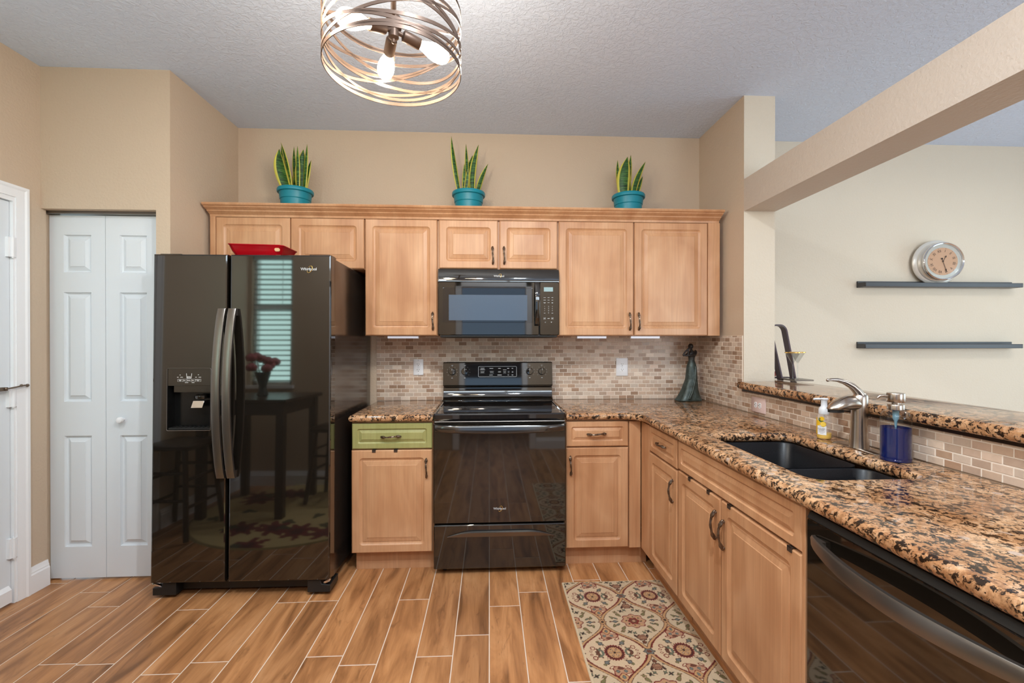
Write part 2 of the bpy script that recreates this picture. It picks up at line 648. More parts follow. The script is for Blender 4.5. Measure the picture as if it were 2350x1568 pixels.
def build_room():
    # floor: planks 155 mm wide running away from the camera, end joints as in the photo
    X0, X1, Y0, Y1 = -2.75, 5.3, -8.2, 0.06
    pw, g, plen = 0.1548, 0.0046, 0.92
    rnd = random.Random(11)
    mb = MB()
    bx = -0.0615
    joint = {-7: -0.882 + 0.0, -6: -0.877, -5: -1.29, -4: -1.348, -3: -0.888, -2: -1.313, -1: -1.184, 0: -0.968, 1: -0.851, 2: -1.485, 3: -0.745,
             -8: -1.30, -9: -1.36, -10: -0.92, -11: -1.289, -12: -1.28, -13: -0.871, -14: -0.735, -15: -0.55}
    k0, k1 = int((X0 - bx) / pw) - 1, int((X1 - bx) / pw) + 1
    for k in range(k0, k1):
        a, b = bx + k * pw + g / 2, bx + (k + 1) * pw - g / 2
        a, b = max(a, X0), min(b, X1)
        if b - a < 0.01:
            continue
        j = joint.get(k, rnd.uniform(-1.5, -0.6))
        y = j
        while y < Y1:
            y += plen
        while y > Y0:
            lo, hi = max(y - plen + g / 2, Y0), min(y - g / 2, Y1)
            if hi - lo > 0.005:
                t = (rnd.random(), rnd.random(), rnd.random(), 1)
                e = 0.0012
                v = [(a, lo, -0.001), (b, lo, -0.001), (b, hi, -0.001), (a, hi, -0.001), (a + e, lo + e, 0), (b - e, lo + e, 0), (b - e, hi - e, 0), (a + e, hi - e, 0)]
                mb.add(v, [(4, 5, 6, 7), (0, 1, 5, 4), (1, 2, 6, 5), (2, 3, 7, 6), (3, 0, 4, 7)], 0, t)
            y -= plen
    mb.add([(X0, Y0, -0.0014), (X1, Y0, -0.0014), (X1, Y1, -0.0014), (X0, Y1, -0.0014), (X0, Y0, -0.08), (X1, Y0, -0.08), (X1, Y1, -0.08), (X0, Y1, -0.08)],
           [(0, 1, 2, 3), (7, 6, 5, 4), (0, 4, 5, 1), (1, 5, 6, 2), (2, 6, 7, 3), (3, 7, 4, 0)], 1, (0, 0, 0, 1))
    struct('floor', mb, ['plank', 'floor_grout'], smooth=False)
    struct('ceiling', MB().box(X0, X1, Y0, 0.2, H, H + 0.12), 'ceiling_paint', smooth=False)
    # kitchen's end wall with its mosaic
    wb = struct('wall_back', MB().box(XL - 0.1, XR, 0.0, 0.15, 0, H), 'wall_paint', smooth=False)
    mosaic('mosaic_backsplash', wb, (-0.856, 0, 0.912), (1, 0, 0), XR + 0.856, 1.368 - 0.912 + 0.03, (0, -1, 0), 3)
    # left wall with a door opening, pantry front with its opening, pantry return
    mb = MB()
    mb.box(XW - 0.12, XW, -0.80, YP + 0.03, 0, H).box(XW - 0.12, XW, -1.72, -0.80, 2.05, H).box(XW - 0.12, XW, YNOOK, -1.72, 0, H)
    struct('wall_left', mb, 'wall_paint', smooth=False)
    mb = MB()
    mb.box(-2.505, -1.88, YP, YP + 0.11, 2.05, H).box(-1.88, XL, YP, YP + 0.11, 0, H).box(-2.62, -2.505, YP + 0.03, YP + 0.14, 0, H)
    struct('wall_pantry', mb, 'wall_paint', smooth=False)
    struct('wall_pantry_side', MB().box(XL - 0.11, XL, YP + 0.11, 0.0, 0, H), 'wall_paint', smooth=False)
    struct('wall_pantry_inside', MB().box(-2.72, XL - 0.11, -0.05, 0.0, 0, H), 'wall_paint', smooth=False)
    # the pillar at the pass-through, half wall below the bar, header beam
    mb = MB().box(XR, XP, YPOST, YFAR, 0, H)
    mb.mi = [1 if sum(abs(mb.v[i][1] - YPOST) < 1e-4 for i in f) == 4 or sum(abs(mb.v[i][0] - XP) < 1e-4 for i in f) == 4 else 0 for f in mb.f]
    wr = struct('wall_right', mb, ['wall_paint', 'dining_paint'], smooth=False)
    mosaic('mosaic_backsplash', wr, (XR, 0, 0.912), (0, -1, 0), -YPOST - 0.008, 1.365 - 0.912, (-1, 0, 0), 5)
    wh = struct('wall_half', MB().box(XR, 1.63, -2.76, YPOST, 0, 1.045), 'wall_paint', smooth=False)
    mosaic('mosaic_backsplash', wh, (XR, YPOST + 0.008, 0.912), (0, -1, 0), 2.17, 1.045 - 0.912 - 0.013, (-1, 0, 0), 9)
    MB().box(XR - 0.012, XR, -2.76, YPOST, 1.031, 1.045).obj('support_strip', 'dark_wood', wh, smooth=False)
    struct('wall_header', MB().box(XR, XP, YREAR, YPOST, 2.117, 2.310), 'header_paint', smooth=False)
    # dining room
    struct('wall_dining', MB().box(XP - 0.05, 5.3, YFAR, YFAR + 0.15, 0, H), 'dining_paint', smooth=False)
    mb = MB().box(5.0, 5.12, -0.75, YFAR, 0, H).box(5.0, 5.12, -3.25, -0.75, 2.3, H).box(5.0, 5.12, -8.2, -3.25, 0, H).box(5.0, 5.12, -3.25, -0.75, 0, 0.12)
    struct('wall_east', mb, 'dining_paint', smooth=False)
    fr = MB()
    for y0, y1, z0, z1 in ((-3.25, -3.19, 0.12, 2.3), (-0.81, -0.75, 0.12, 2.3), (-2.03, -1.97, 0.12, 2.3), (-3.25, -0.75, 0.12, 0.18), (-3.25, -0.75, 2.24, 2.3)):
        fr.box(5.02, 5.08, y0, y1, z0, z1)
    struct('window_2', fr, 'trim_paint', bevel=0.004)
    # wall behind the table, and the wall with the doorway behind the camera
    mb = MB()
    wx0, wx1, wz0, wz1 = -2.44, -2.05, 0.97, 2.25
    mb.box(-2.6, wx0, YNOOK - 0.12, YNOOK, 0, H).box(wx1, -1.0, YNOOK - 0.12, YNOOK, 0, H).box(wx0, wx1, YNOOK - 0.12, YNOOK, 0, wz0).box(wx0, wx1, YNOOK - 0.12, YNOOK, wz1, H)
    mb.box(-1.12, -1.0, YREAR, YNOOK - 0.12, 0, H)
    struct('wall_nook', mb, 'wall_paint', smooth=False)
    win = MB()
    win.box(wx0, wx1, YNOOK - 0.09, YNOOK - 0.05, 1.70, 1.76)
    for a, b, c, d in ((wx0, wx0 + 0.03, wz0, wz1), (wx1 - 0.03, wx1, wz0, wz1), (wx0, wx1, wz0, wz0 + 0.03), (wx0, wx1, wz1 - 0.03, wz1)):
        win.box(a, b, YNOOK - 0.1, YNOOK - 0.04, c, d)
    wo = struct('window_1', win, 'trim_paint', smooth=False)
    MB().box(wx0 - 0.03, wx1 + 0.03, YNOOK, YNOOK + 0.04, wz0 - 0.03, wz0).obj('window_sill', 'trim_paint', wo)
    b = MB()
    z = wz0 + 0.04
    while z < wz1 - 0.05:
        b.add([(wx0 + 0.01, YNOOK - 0.035, z - 0.006), (wx1 - 0.01, YNOOK - 0.035, z - 0.006), (wx1 - 0.01, YNOOK - 0.012, z + 0.006), (wx0 + 0.01, YNOOK - 0.012, z + 0.006),
               (wx0 + 0.01, YNOOK - 0.035, z - 0.003), (wx1 - 0.01, YNOOK - 0.035, z - 0.003), (wx1 - 0.01, YNOOK - 0.012, z + 0.009), (wx0 + 0.01, YNOOK - 0.012, z + 0.009)],
              [(3, 2, 1, 0), (4, 5, 6, 7), (0, 1, 5, 4), (1, 2, 6, 5), (2, 3, 7, 6), (3, 0, 4, 7)])
        z += 0.05
    b.box(wx0 + 0.01, wx1 - 0.01, YNOOK - 0.045, YNOOK - 0.005, wz1 - 0.045, wz1)
    b.box(wx1 - 0.1, wx1 - 0.096, YNOOK - 0.012, YNOOK - 0.009, 1.74, wz1)
    b.obj('blind', 'blind_slat', wo, smooth=False)
    mb = MB()
    mb.box(-1.0, -0.43, YREAR - 0.12, YREAR, 0, 2.25).box(0.43, 1.4, YREAR - 0.12, YREAR, 0, 2.25).box(1.4, 1.9, YREAR - 0.12, YREAR, 0, H).box(-1.0, 1.4, YREAR - 0.12, YREAR, 2.70, H).box(-0.43, 0.43, YREAR - 0.12, YREAR, 2.05, 2.25)
    mb.box(1.9, 4.5, YREAR - 0.12, YREAR, 2.35, H).box(4.5, 5.0, YREAR - 0.12, YREAR, 0, H)
    struct('wall_rear', mb, 'wall_paint', smooth=False)
    fr = MB()
    for a, b, c, d_ in ((-1.0, -0.96, 2.25, 2.70), (1.36, 1.4, 2.25, 2.70), (-1.0, 1.4, 2.25, 2.28), (-1.0, 1.4, 2.67, 2.70), (0.18, 0.22, 2.25, 2.70)):
        fr.box(a, b, YREAR - 0.07, YREAR - 0.01, c, d_)
    struct('added_transom_frame', fr, 'trim_paint', smooth=False)  # made-up transom frame around the added fill light
    tr = MB()
    for x0, x1 in ((-0.51, -0.43), (0.43, 0.51)):
        tr.box(x0, x1, YREAR, YREAR + 0.02, 0, 2.13)
    tr.box(-0.51, 0.51, YREAR, YREAR + 0.02, 2.05, 2.13)
    struct('trim_2', tr, 'trim_paint', bevel=0.004)
    struct('wall_south', MB().box(-2.75, 5.3, -8.2, -8.1, 0, H), 'hall_paint', smooth=False)
    struct('wall_light_block', MB().box(-0.85, -0.75, -8.1, YREAR - 0.12, 0, H).box(0.75, 0.85, -8.1, YREAR - 0.12, 0, H), 'hall_paint', smooth=False)  # unseen partitions added to keep the living room's light out of the hall
    struct('wall_west', MB().box(-2.75, -2.6, -8.2, YNOOK - 0.12, 0, H), 'hall_paint', smooth=False)

    # baseboards
    def bb(name, p0, p1, nrm):
        p0, p1, nrm = Vector(p0), Vector(p1), Vector(nrm)
        prof = [(0, 0), (0.016, 0), (0.016, 0.098), (0.012, 0.106), (0.012, 0.112), (0.008, 0.122), (0.006, 0.138), (0, 0.138)]
        L0 = [tuple(p0 + nrm * a + Vector((0, 0, h))) for a, h in prof]
        L1 = [tuple(p1 + nrm * a + Vector((0, 0, h))) for a, h in prof]
        if (p1 - p0).cross(nrm).z < 0:
            L0, L1 = L1, L0
        struct(name, MB().loft([L0, L1]), 'trim_paint', ang=20)
    bb('baseboard_left', (XW, -0.748, 0), (XW, -0.642, 0), (1, 0, 0))
    bb('baseboard_pantry', (-1.878, YP, 0), (XL, YP, 0), (0, -1, 0))
    bb('baseboard_side', (XW, YNOOK, 0), (XW, -1.80, 0), (1, 0, 0))
    bb('baseboard_nook', (-2.46, YNOOK, 0), (-1.0, YNOOK, 0), (0, 1, 0))
    bb('baseboard_rear', (0.51, YREAR, 0), (1.9, YREAR, 0), (0, 1, 0))

    # hinged door in the left wall with casing, hinges and a flip latch
    cs = MB()
    prof = [(0, 0), (0.0, 0.018), (0.012, 0.018), (0.020, 0.013), (0.045, 0.011), (0.052, 0.009), (0.058, 0.009), (0.058, 0)]
    L0 = [(XW + h, -0.747 - a, 0.0) for a, h in prof]
    L1 = [(XW + h, -0.747 - a, 2.126 - a) for a, h in prof]
    L2 = [(XW + h, -1.775 + a, 2.126 - a) for a, h in prof]
    L3 = [(XW + h, -1.775 + a, 0.0) for a, h in prof]
    cs.loft([L0, L1, L2, L3])
    cs.box(XW - 0.12, XW + 0.004, -0.816, -0.801, 0, 2.074).box(XW - 0.12, XW + 0.004, -1.719, -1.704, 0, 2.074).box(XW - 0.119, XW + 0.0035, -1.704, -0.816, 2.045, 2.073)
    struct('trim_1', cs, 'trim_paint', ang=20)
    d = struct('door_1', MB().box(XW - 0.05, XW - 0.012, -1.702, -0.818, 0.012, 2.042), 'door_paint', bevel=0.002)
    MB().box(XW - 0.012, XW + 0.004, -1.702, -0.828, 0.012, 0.075).prism([(XW + 0.004, 0.075), (XW - 0.012, 0.095), (XW - 0.012, 0.075)], 'y', -1.702, -0.828).obj('kick_strip', 'trim_paint', d)
    for zz in (1.81, 1.05, 0.283):
        h = MB()
        h.tube([(XW + 0.008, -0.822, zz - 0.05), (XW + 0.008, -0.822, zz + 0.05)], 0.0075, 12)
        h.tube([(XW + 0.008, -0.822, zz - 0.056), (XW + 0.008, -0.822, zz + 0.056)], 0.0045, 8)
        h.box(XW - 0.012, XW + 0.004, -0.838, -0.822, zz - 0.05, zz + 0.05).box(XW, XW + 0.0085, -0.820, -0.806, zz - 0.05, zz + 0.05)
        h.obj('hinge', 'trim_paint', d)
    la = MB()
    la.tube([(XW + 0.022, -0.765, 1.104), (XW + 0.03, -0.79, 1.106), (XW + 0.026, -0.83, 1.10), (XW + 0.024, -0.87, 1.096)], 0.004, 8)
    la.ball((XW + 0.024, -0.768, 1.104), 0.008).ball((XW + 0.026, -0.80, 1.106), 0.007).ball((XW + 0.022, -0.87, 1.096), 0.008).box(XW - 0.014, XW + 0.022, -0.90, -0.86, 1.086, 1.104)
    la.obj('latch', 'pewter', d)

    # bifold pantry door: two moulded leaves on a track
    def leaf(x0, x1, knob):
        L = thing_part(x0, x1)
        return L

    def thing_part(x0, x1):
        y = -0.602
        mb = MB()
        z0, z1 = 0.012, 2.032
        mb.box(x0, x1, y + 0.016, y + 0.034, z0, z1)
        mb.loft([[(x0, yy, z0), (x1, yy, z0), (x1, yy, z1), (x0, yy, z1)] for yy in (y + 0.016, y)], False, False)
        pans = [(1.715, 1.925), (0.995, 1.605), (0.185, 0.805)]
        cx = (x0 + x1) / 2
        px0, px1 = cx - 0.073 * 1.0, cx + 0.073 * 1.0
        xs = sorted([x0, px0, px1, x1])
        zs = [z0]
        for a, b in pans[::-1]:
            zs += [a, b]
        zs.append(z1)
        for i in range(3):
            for j in range(len(zs) - 1):
                if i == 1 and j % 2 == 1:
                    continue
                a, b, c, d_ = xs[i], xs[i + 1], zs[j], zs[j + 1]
                mb.add([(a, y, c), (b, y, c), (b, y, d_), (a, y, d_)], [(0, 1, 2, 3)])
        for a, b in pans:
            rings = [(0, 0), (0.004, 0.012), (0.012, 0.014), (0.034, 0.003), (0.035, 0.0)]
            loops = []
            for m, dp in rings:
                loops.append([(px0 + m, y + dp, a + m), (px1 - m, y + dp, a + m), (px1 - m, y + dp, b - m), (px0 + m, y + dp, b - m)])
            mb.loft(loops, False, True)
        return mb
    xl, xm, xr_ = -2.499, -2.201, -1.905
    r = MB().box(-2.505, -1.88, YP + 0.04, YP + 0.085, 2.036, 2.05)
    dr = struct('door_2', r, 'dark_steel', smooth=False)
    thing_part(xl, xm - 0.002).obj('door_leaf', 'door_paint', dr, ang=12)
    l2 = thing_part(xm + 0.001, xr_)
    l2 = l2.obj('door_leaf', 'door_paint', dr, ang=12)
    MB().lathe([(0.007, 0), (0.007, 0.014), (0.016, 0.02), (0.0175, 0.03), (0.014, 0.037), (0.004, 0.04)], (-2.105, -0.602, 0.895), 20, 'y').obj('knob', 'trim_paint', l2)


build_room()


# ------------------------------------------------------------------ cabinets
def panel(mb, x0, x1, z0, z1, y=0.0, t=0.019, small=False):
    """raised-panel front: face at y, looking towards -y"""
    if small:
        rings = [(0.0, t, 0.001), (0.0, 0.005, 0.001), (0.005, 0.0, 0.001), (0.030, 0.0, 0.012), (0.032, 0.004, 0.011), (0.038, 0.0085, 0.008), (0.041, 0.0075, 0.002), (0.054, 0.0018, 0.001), (0.055, 0.0, 0.001)]
    else:
        rings = [(0.0, t, 0.001), (0.0, 0.005, 0.001), (0.005, 0.0, 0.001), (0.044, 0.0, 0.020), (0.047, 0.004, 0.018), (0.056, 0.0090, 0.013), (0.061, 0.0095, 0.003), (0.064, 0.0065, 0.002), (0.086, 0.0020, 0.001), (0.088, 0.0, 0.001)]
    loops = []
    for m, d, r in rings:
        loops.append([(a, y + d, b) for a, b in rrect(x0 + m, x1 - m, z0 + m, z1 - m, r)])
    mb.loft(loops, True, True)
    return mb


def pull_mesh():
    """twisted rope pull with leaf-shaped feet, along z, standing off towards -y"""
    mb = MB()
    n = 33
    pts = []
    for i in range(n):
        t = i / (n - 1)
        z = -0.059 + 0.118 * t
        y = -0.004 - 0.021 * max(0.0, math.sin(PI * t)) ** 0.8
        x = 0.0022 * math.sin(2 * PI * t)
        pts.append((x, y, z))

    def rad(t):
        e = min(t, 1 - t)
        if e < 0.24:
            return 0.0012 + 0.0062 * math.sin(PI * min(e / 0.27, 1.0)) ** 0.7
        return 0.0036 + 0.0009 * math.cos((t - 0.5) * 4)
    mb.tube(pts, rad, 16, 0, 0.2, 4, 22.0)
    mb.ball((0, -0.003, -0.05), 0.0042, 1, 1, 1, 10, 6).ball((0, -0.003, 0.05), 0.0042, 1, 1, 1, 10, 6)
    return mb


PULL = pull_mesh().obj('handle', 'pewter')
PULL_ME = PULL.data
bpy.data.objects.remove(PULL)


def pull(parent, x, z, vertical=True, y=0.0):
    o = bpy.data.objects.new('handle', PULL_ME)
    COL.objects.link(o)
    o.parent = parent
    o.location = (x, y, z)
    o.rotation_euler = (0, 0 if vertical else PI / 2, 0)
    return o


def cabinet(name, label, loc, rz, w, depth, z0, z1, fronts, mat='maple', kick=None, fillers=(), group=None, cat='cabinet'):
    """local frame: x along the front from the lower corner, y = 0 at the door faces, z up.
    fronts: (kind, x0, x1, z0, z1, handle) with handle = (x, z, vertical) or None"""
    t = thing(name, label, cat, loc, rz, group)
    body = MB().box(0, w, 0.0215, depth, z0, z1)
    body.obj('body', 'maple', t, smooth=False)
    for x0, x1, a, b in fillers:
        MB().box(x0, x1, 0.0, 0.021, a, b).obj('filler_strip', 'maple', t, bevel=0.0015)
    for kind, x0, x1, a, b, hd in fronts:
        m = mat if kind == 'drawer' else 'maple'
        mb = MB()
        cx, cz = (x0 + x1) / 2, (a + b) / 2
        panel(mb, x0 - cx, x1 - cx, a - cz, b - cz, 0.0, 0.019, small=(b - a) < 0.2)
        o = mb.obj('door' if kind == 'door' else ('drawer' if kind == 'drawer' else 'false_front'), m, t, ang=25)
        o.location = (cx, 0, cz)
        if m != 'maple':
            o['label'] = 'pale green drawer front'
        if hd:
            pull(o, hd[0] - cx, hd[1] - cz, hd[2])
    if kick:
        MB().box(kick[0], kick[1], kick[2], kick[2] + 0.015, 0.0, z0).obj('toe_kick', 'maple', t, smooth=False)
    return t


YU = -0.367
def build_cabinets():
    d = 0.367
    # wall units
    cabinet('wall_cabinet', 'maple wall cabinet with two short doors above the refrigerator', (-1.777, YU, 0), 0, 0.935, d, 1.783, 2.12,
            [('door', 0.034, 0.479, 1.786, 2.098, None), ('door', 0.485, 0.932, 1.786, 2.098, None)], fillers=[(0.0, 0.032, 1.783, 2.10)])
    cabinet('wall_cabinet', 'tall single-door maple wall cabinet between refrigerator and microwave', (-0.841, YU, 0), 0, 0.455, d, 1.366, 2.12,
            [('door', 0.004, 0.451, 1.368, 2.098, (0.425, 1.458, True))])
    cabinet('wall_cabinet', 'short two-door maple wall cabinet directly above the black microwave', (-0.385, YU, 0), 0, 0.763, d, 1.790, 2.12,
            [('door', 0.008, 0.377, 1.793, 2.098, (0.346, 1.875, True)), ('door', 0.390, 0.758, 1.793, 2.098, (0.418, 1.875, True))])
    cabinet('wall_cabinet', 'tall two-door maple wall cabinet over the counter with the dark statue', (0.379, YU, 0), 0, 1.060, d, 1.366, 2.12,
            [('door', 0.005, 0.489, 1.368, 2.098, (0.463, 1.458, True)), ('door', 0.497, 0.978, 1.368, 2.098, (0.522, 1.458, True))],
            fillers=[(0.981, 1.060, 1.366, 2.10)])
    # crown moulding along the top
    pr = [(YU + 0.05, 2.121), (YU, 2.099), (YU - 0.002, 2.112), (YU - 0.010, 2.118), (YU - 0.018, 2.124), (YU - 0.024, 2.128), (YU - 0.026, 2.134), (YU - 0.034, 2.139),
          (YU - 0.042, 2.143), (YU - 0.048, 2.147), (YU - 0.050, 2.152), (YU - 0.060, 2.156), (YU - 0.064, 2.163), (YU - 0.062, 2.170), (YU - 0.054, 2.172), (YU + 0.05, 2.172)]
    cr = MB()
    L0 = [(-1.777 + 0.22 * (y - YU), y, z) for y, z in pr]
    L1 = [(1.432 - 0.12 * (y - YU), y, z) for y, z in pr]
    cr.loft([L1, L0])
    tag(cr.obj('crown_moulding', 'maple', ang=25), 'stepped maple crown moulding running along the top of the wall cabinets', 'moulding')

    # base units along the end wall
    YB = -0.625
    cabinet('base_cabinet', 'maple base cabinet with a pale green drawer, beside the refrigerator', (-0.847, YB, 0), 0, 0.465, 0.62, 0.118, 0.872,
            [('drawer', 0.004, 0.458, 0.716, 0.862, (0.225, 0.788, False)), ('door', 0.001, 0.457, 0.1217, 0.7086, (0.426, 0.604, True))], 'maple_green', kick=(0.01, 0.465, 0.065))
    cabinet('base_cabinet', 'maple base cabinet with wood drawer between the range and the corner', (0.383, YB, 0), 0, 0.445, 0.62, 0.118, 0.872,
            [('drawer', 0.004, 0.372, 0.716, 0.862, (0.181, 0.79, False)), ('door', 0.004, 0.372, 0.1217, 0.7086, (0.028, 0.606, True))],
            kick=(0.0, 0.50, 0.065), fillers=[(0.377, 0.445, 0.118, 0.862)])
    # right-hand run (faces the other way)
    XF = 0.8304
    cabinet('base_cabinet', 'narrow maple base cabinet with small drawer in the counter corner', (XF, -0.628, 0), -PI / 2, 0.505, 0.63, 0.118, 0.872,
            [('drawer', 0.132, 0.495, 0.722, 0.862, (0.32, 0.795, False)), ('door', 0.132, 0.495, 0.115, 0.713, (0.462, 0.605, True))],
            kick=(0.0, 0.505, 0.075), fillers=[(0.0, 0.129, 0.118, 0.862)])
    cabinet('base_cabinet', 'wide maple sink cabinet with a long false front over two doors', (XF, -1.137, 0), -PI / 2, 0.864, 0.63, 0.118, 0.69,
            [('panel', 0.006, 0.847, 0.730, 0.865, None), ('door', 0.006, 0.393, 0.115, 0.722, (0.367, 0.612, True)), ('door', 0.401, 0.847, 0.115, 0.722, (0.428, 0.598, True))],
            kick=(0.0, 0.864, 0.075), fillers=[(0.850, 0.864, 0.10, 0.866)])
    cabinet('end_panel', 'maple end panel beyond the dishwasher under the granite', (XF, -2.625, 0), -PI / 2, 0.06, 0.63, 0.0, 0.872, [], cat='panel')

    # over-the-door hooks
    def hook(loc, rz, label):
        t = MB()
        t.box(-0.010, 0.010, -0.0035, -0.0006, -0.012, 0.0045).box(-0.010, 0.010, -0.0035, 0.023, 0.0012, 0.0045).box(-0.010, 0.010, 0.0204, 0.023, -0.03, 0.0045)
        o = t.obj('door_hook', 'hook_metal', bevel=0.0008)
        o.location = loc
        o.rotation_euler = (0, 0, rz)
        tag(o, label, 'hook', 'over-door hooks on the base cabinet doors')
    hook((-0.719, YB, 0.7086), 0, 'grey strap hook over the door under the green drawer, nearer the refrigerator')
    hook((-0.596, YB, 0.7086), 0, 'grey strap hook over the door under the green drawer, nearer the range')
    for y, lb in ((-1.265, 'dark strap hook on the sink cabinet, farthest along towards the corner'), (-1.438, 'dark strap hook on the sink cabinet door, second from the corner'),
                  (-1.597, 'dark strap hook on the sink cabinet just past the paired handles'), (-1.936, 'dark strap hook on the sink cabinet next to the dishwasher')):
        hook((XF, y, 0.722), -PI / 2, lb)


build_cabinets()


# ------------------------------------------------------------------ worktops, sink, bar
def arc(cx, cy, r, a0, a1, n):
    return [(cx + r * math.cos(math.radians(a0 + (a1 - a0) * k / n)), cy + r * math.sin(math.radians(a0 + (a1 - a0) * k / n))) for k in range(n + 1)]


def offset_loop(pts, d):
    """move a counter-clockwise outline inwards by d"""
    n, out = len(pts), []
    for i in range(n):
        p, q, r = Vector(pts[i - 1]), Vector(pts[i]), Vector(pts[(i + 1) % n])
        e0, e1 = (q - p).normalized(), (r - q).normalized()
        n0, n1 = Vector((-e0.y, e0.x)), Vector((-e1.y, e1.x))
        m = (n0 + n1).normalized()
        out.append(tuple(q + m * (d / max(0.3, m.dot(n0)))))
    return out


def slab(name, outer, z0, z1, hole=None, rad=0.0185):
    """stone slab: outline (x, y) with an optional hole; edges rounded all round"""
    def ccw(L):
        ar = sum(L[i][0] * L[(i + 1) % len(L)][1] - L[(i + 1) % len(L)][0] * L[i][1] for i in range(len(L)))
        return list(L) if ar > 0 else list(L)[::-1]
    mb = MB()
    rad = min(rad, (z1 - z0) / 2 - 0.0005)
    prof = []
    for k in range(6):
        th = (PI / 2) * k / 5
        prof.append((rad * (1 - math.sin(th)), z0 + rad * (1 - math.cos(th))))
    prof += [(i, z0 + z1 - z) for i, z in prof[::-1]]
    caps = []
    for L, sgn in [(ccw(outer), 1)] + ([(ccw(hole), -1)] if hole else []):
        rings = [[(x, y, z) for x, y in offset_loop(L, sgn * ins)] for ins, z in prof]
        if sgn < 0:
            rings = [r[::-1] for r in rings]
        o0 = len(mb.v)
        mb.loft(rings, False, False)
        n = len(L)
        caps.append(((o0, rings[0]), (o0 + (len(rings) - 1) * n, rings[-1])))
    for top in (0, 1):
        polys = [[Vector((x, y, 0)) for x, y, z in c[top][1]] for c in caps]
        idx = [c[top][0] + i for c in caps for i in range(len(c[top][1]))]
        for tri in tessellate_polygon(polys):
            f = [idx[i] for i in tri]
            A, B, C = (Vector(mb.v[i]) for i in f)
            if ((B - A).cross(C - A).z > 0) != bool(top):
                f = f[::-1]
            mb.f.append(tuple(f))
            mb.mi.append(0)
    return mb.obj(name, 'granite', None, ang=30)


SX0, SX1, SY0, SY1 = 0.935, 1.298, -1.895, -1.238


def build_counters():
    z0, z1 = 0.873, 0.912
    o = slab('worktop', [(-0.856, -0.002), (-0.856, -0.645), (-0.3835, -0.645), (-0.3835, -0.002)][::-1], z0, z1)
    tag(o, 'short brown granite worktop between the refrigerator and the range', 'worktop')
    out = [(0.3835, -0.002), (0.3835, -0.645)] + arc(0.705, -0.745, 0.10, 90, 0, 8) + [(0.805, -2.70), (XR - 0.008, -2.70), (XR - 0.008, -0.008)]
    hole = [(a, b) for a, b in rrect(SX0, SX1, SY0, SY1, 0.045, 6)]
    o = slab('worktop', out, z0, z1, hole)
    tag(o, 'long L-shaped brown granite worktop with the black sink cut into it', 'worktop')
    # raised bar
    bo = [(1.425, -0.592), (1.425, -2.80), (1.80, -2.80), (1.80, -0.43), (1.671, -0.43), (1.671, -0.592)]
    o = slab('bar_counter', bo, 1.046, 1.090)
    tag(o, 'raised brown granite bar top on the tiled half wall', 'bar top')
    # double-bowl sink
    t = thing('sink', 'black composite double-bowl sink set under the granite', 'sink', (1.116, -1.567, 0.69))
    X0, X1, Y0, Y1 = SX0 - 1.116 - 0.006, SX1 - 1.116 + 0.006, SY0 + 1.567 - 0.006, SY1 + 1.567 + 0.006
    ym = -1.647 + 1.567

    def bowl(a, b):
        mb = MB()
        top = 0.1815
        pr = [(-0.004, top, 0.05), (0.0, top - 0.004, 0.05), (0.006, 0.05, 0.05), (0.016, 0.018, 0.055), (0.04, 0.008, 0.06), (0.12, 0.004, 0.03)]
        L = [[(x, y, z) for x, y in rrect(X0 + m, X1 - m, a + m, b - m, r, 7)] for m, z, r in pr]
        mb.loft(L, False, True)
        Lo = [[(x, y, z) for x, y in rrect(X0 - 0.004 , X1 + 0.004, a - 0.004, b + 0.004, 0.05, 7)] for z in (top, 0.0)]
        mb.loft(Lo, False, True)
        mb.f = [f for f in mb.f]
        return mb
    bowl(ym + 0.011, Y1).obj('bowl', 'sink_composite', t, ang=60)
    bowl(Y0, ym - 0.011).obj('bowl', 'sink_composite', t, ang=60)
    dv = MB()
    dv.prism([(ym - 0.016, 0.12), (ym - 0.014, 0.150), (ym - 0.008, 0.158), (ym, 0.160), (ym + 0.008, 0.158), (ym + 0.014, 0.150), (ym + 0.016, 0.12)], 'x', X0, X1)
    dv.obj('divider', 'sink_composite', t)
    for yy in ((ym + Y1) / 2, (ym + Y0) / 2):
        MB().lathe([(0.04, 0.005), (0.04, 0.009), (0.03, 0.010), (0.026, 0.0065)], (0.0, yy, 0), 24).obj('drain', 'chrome', t)


build_counters()
# ------------------------------------------------------------------ appliances
def logo(parent, loc, width, ring=True, mat='print_grey', rot=(PI / 2, 0, 0)):
    o = text_obj('logo_lettering', 'Whirlpool', mat, parent, loc, 0.02, rot, 0.0003, 1.0, 0.0004)
    wd = max(v.co.x for v in o.data.vertices) - min(v.co.x for v in o.data.vertices)
    k = width / wd
    for v in o.data.vertices:
        v.co *= k
    if ring:
        mb = MB()
        n = 28
        pts = []
        for i in range(n + 1):
            a = math.radians(-150 + 330 * i / n)
            x, z = 0.13 * width * math.cos(a), 0.235 * width * math.sin(a)
            c, s_ = math.cos(math.radians(-28)), math.sin(math.radians(-28))
            pts.append((x * c - z * s_ + 0.06 * width, -0.0004, x * s_ + z * c - 0.01 * width))
        mb.tube(pts, lambda t: 0.0035 * width + 0.014 * width * math.sin(PI * t), 8, flat=0.35)
        r = mb.obj('logo_ring', 'gold_ring', o)
        r.matrix_parent_inverse = Matrix.Identity(4)
        r.rotation_euler = (-rot[0], 0, 0)
    return o


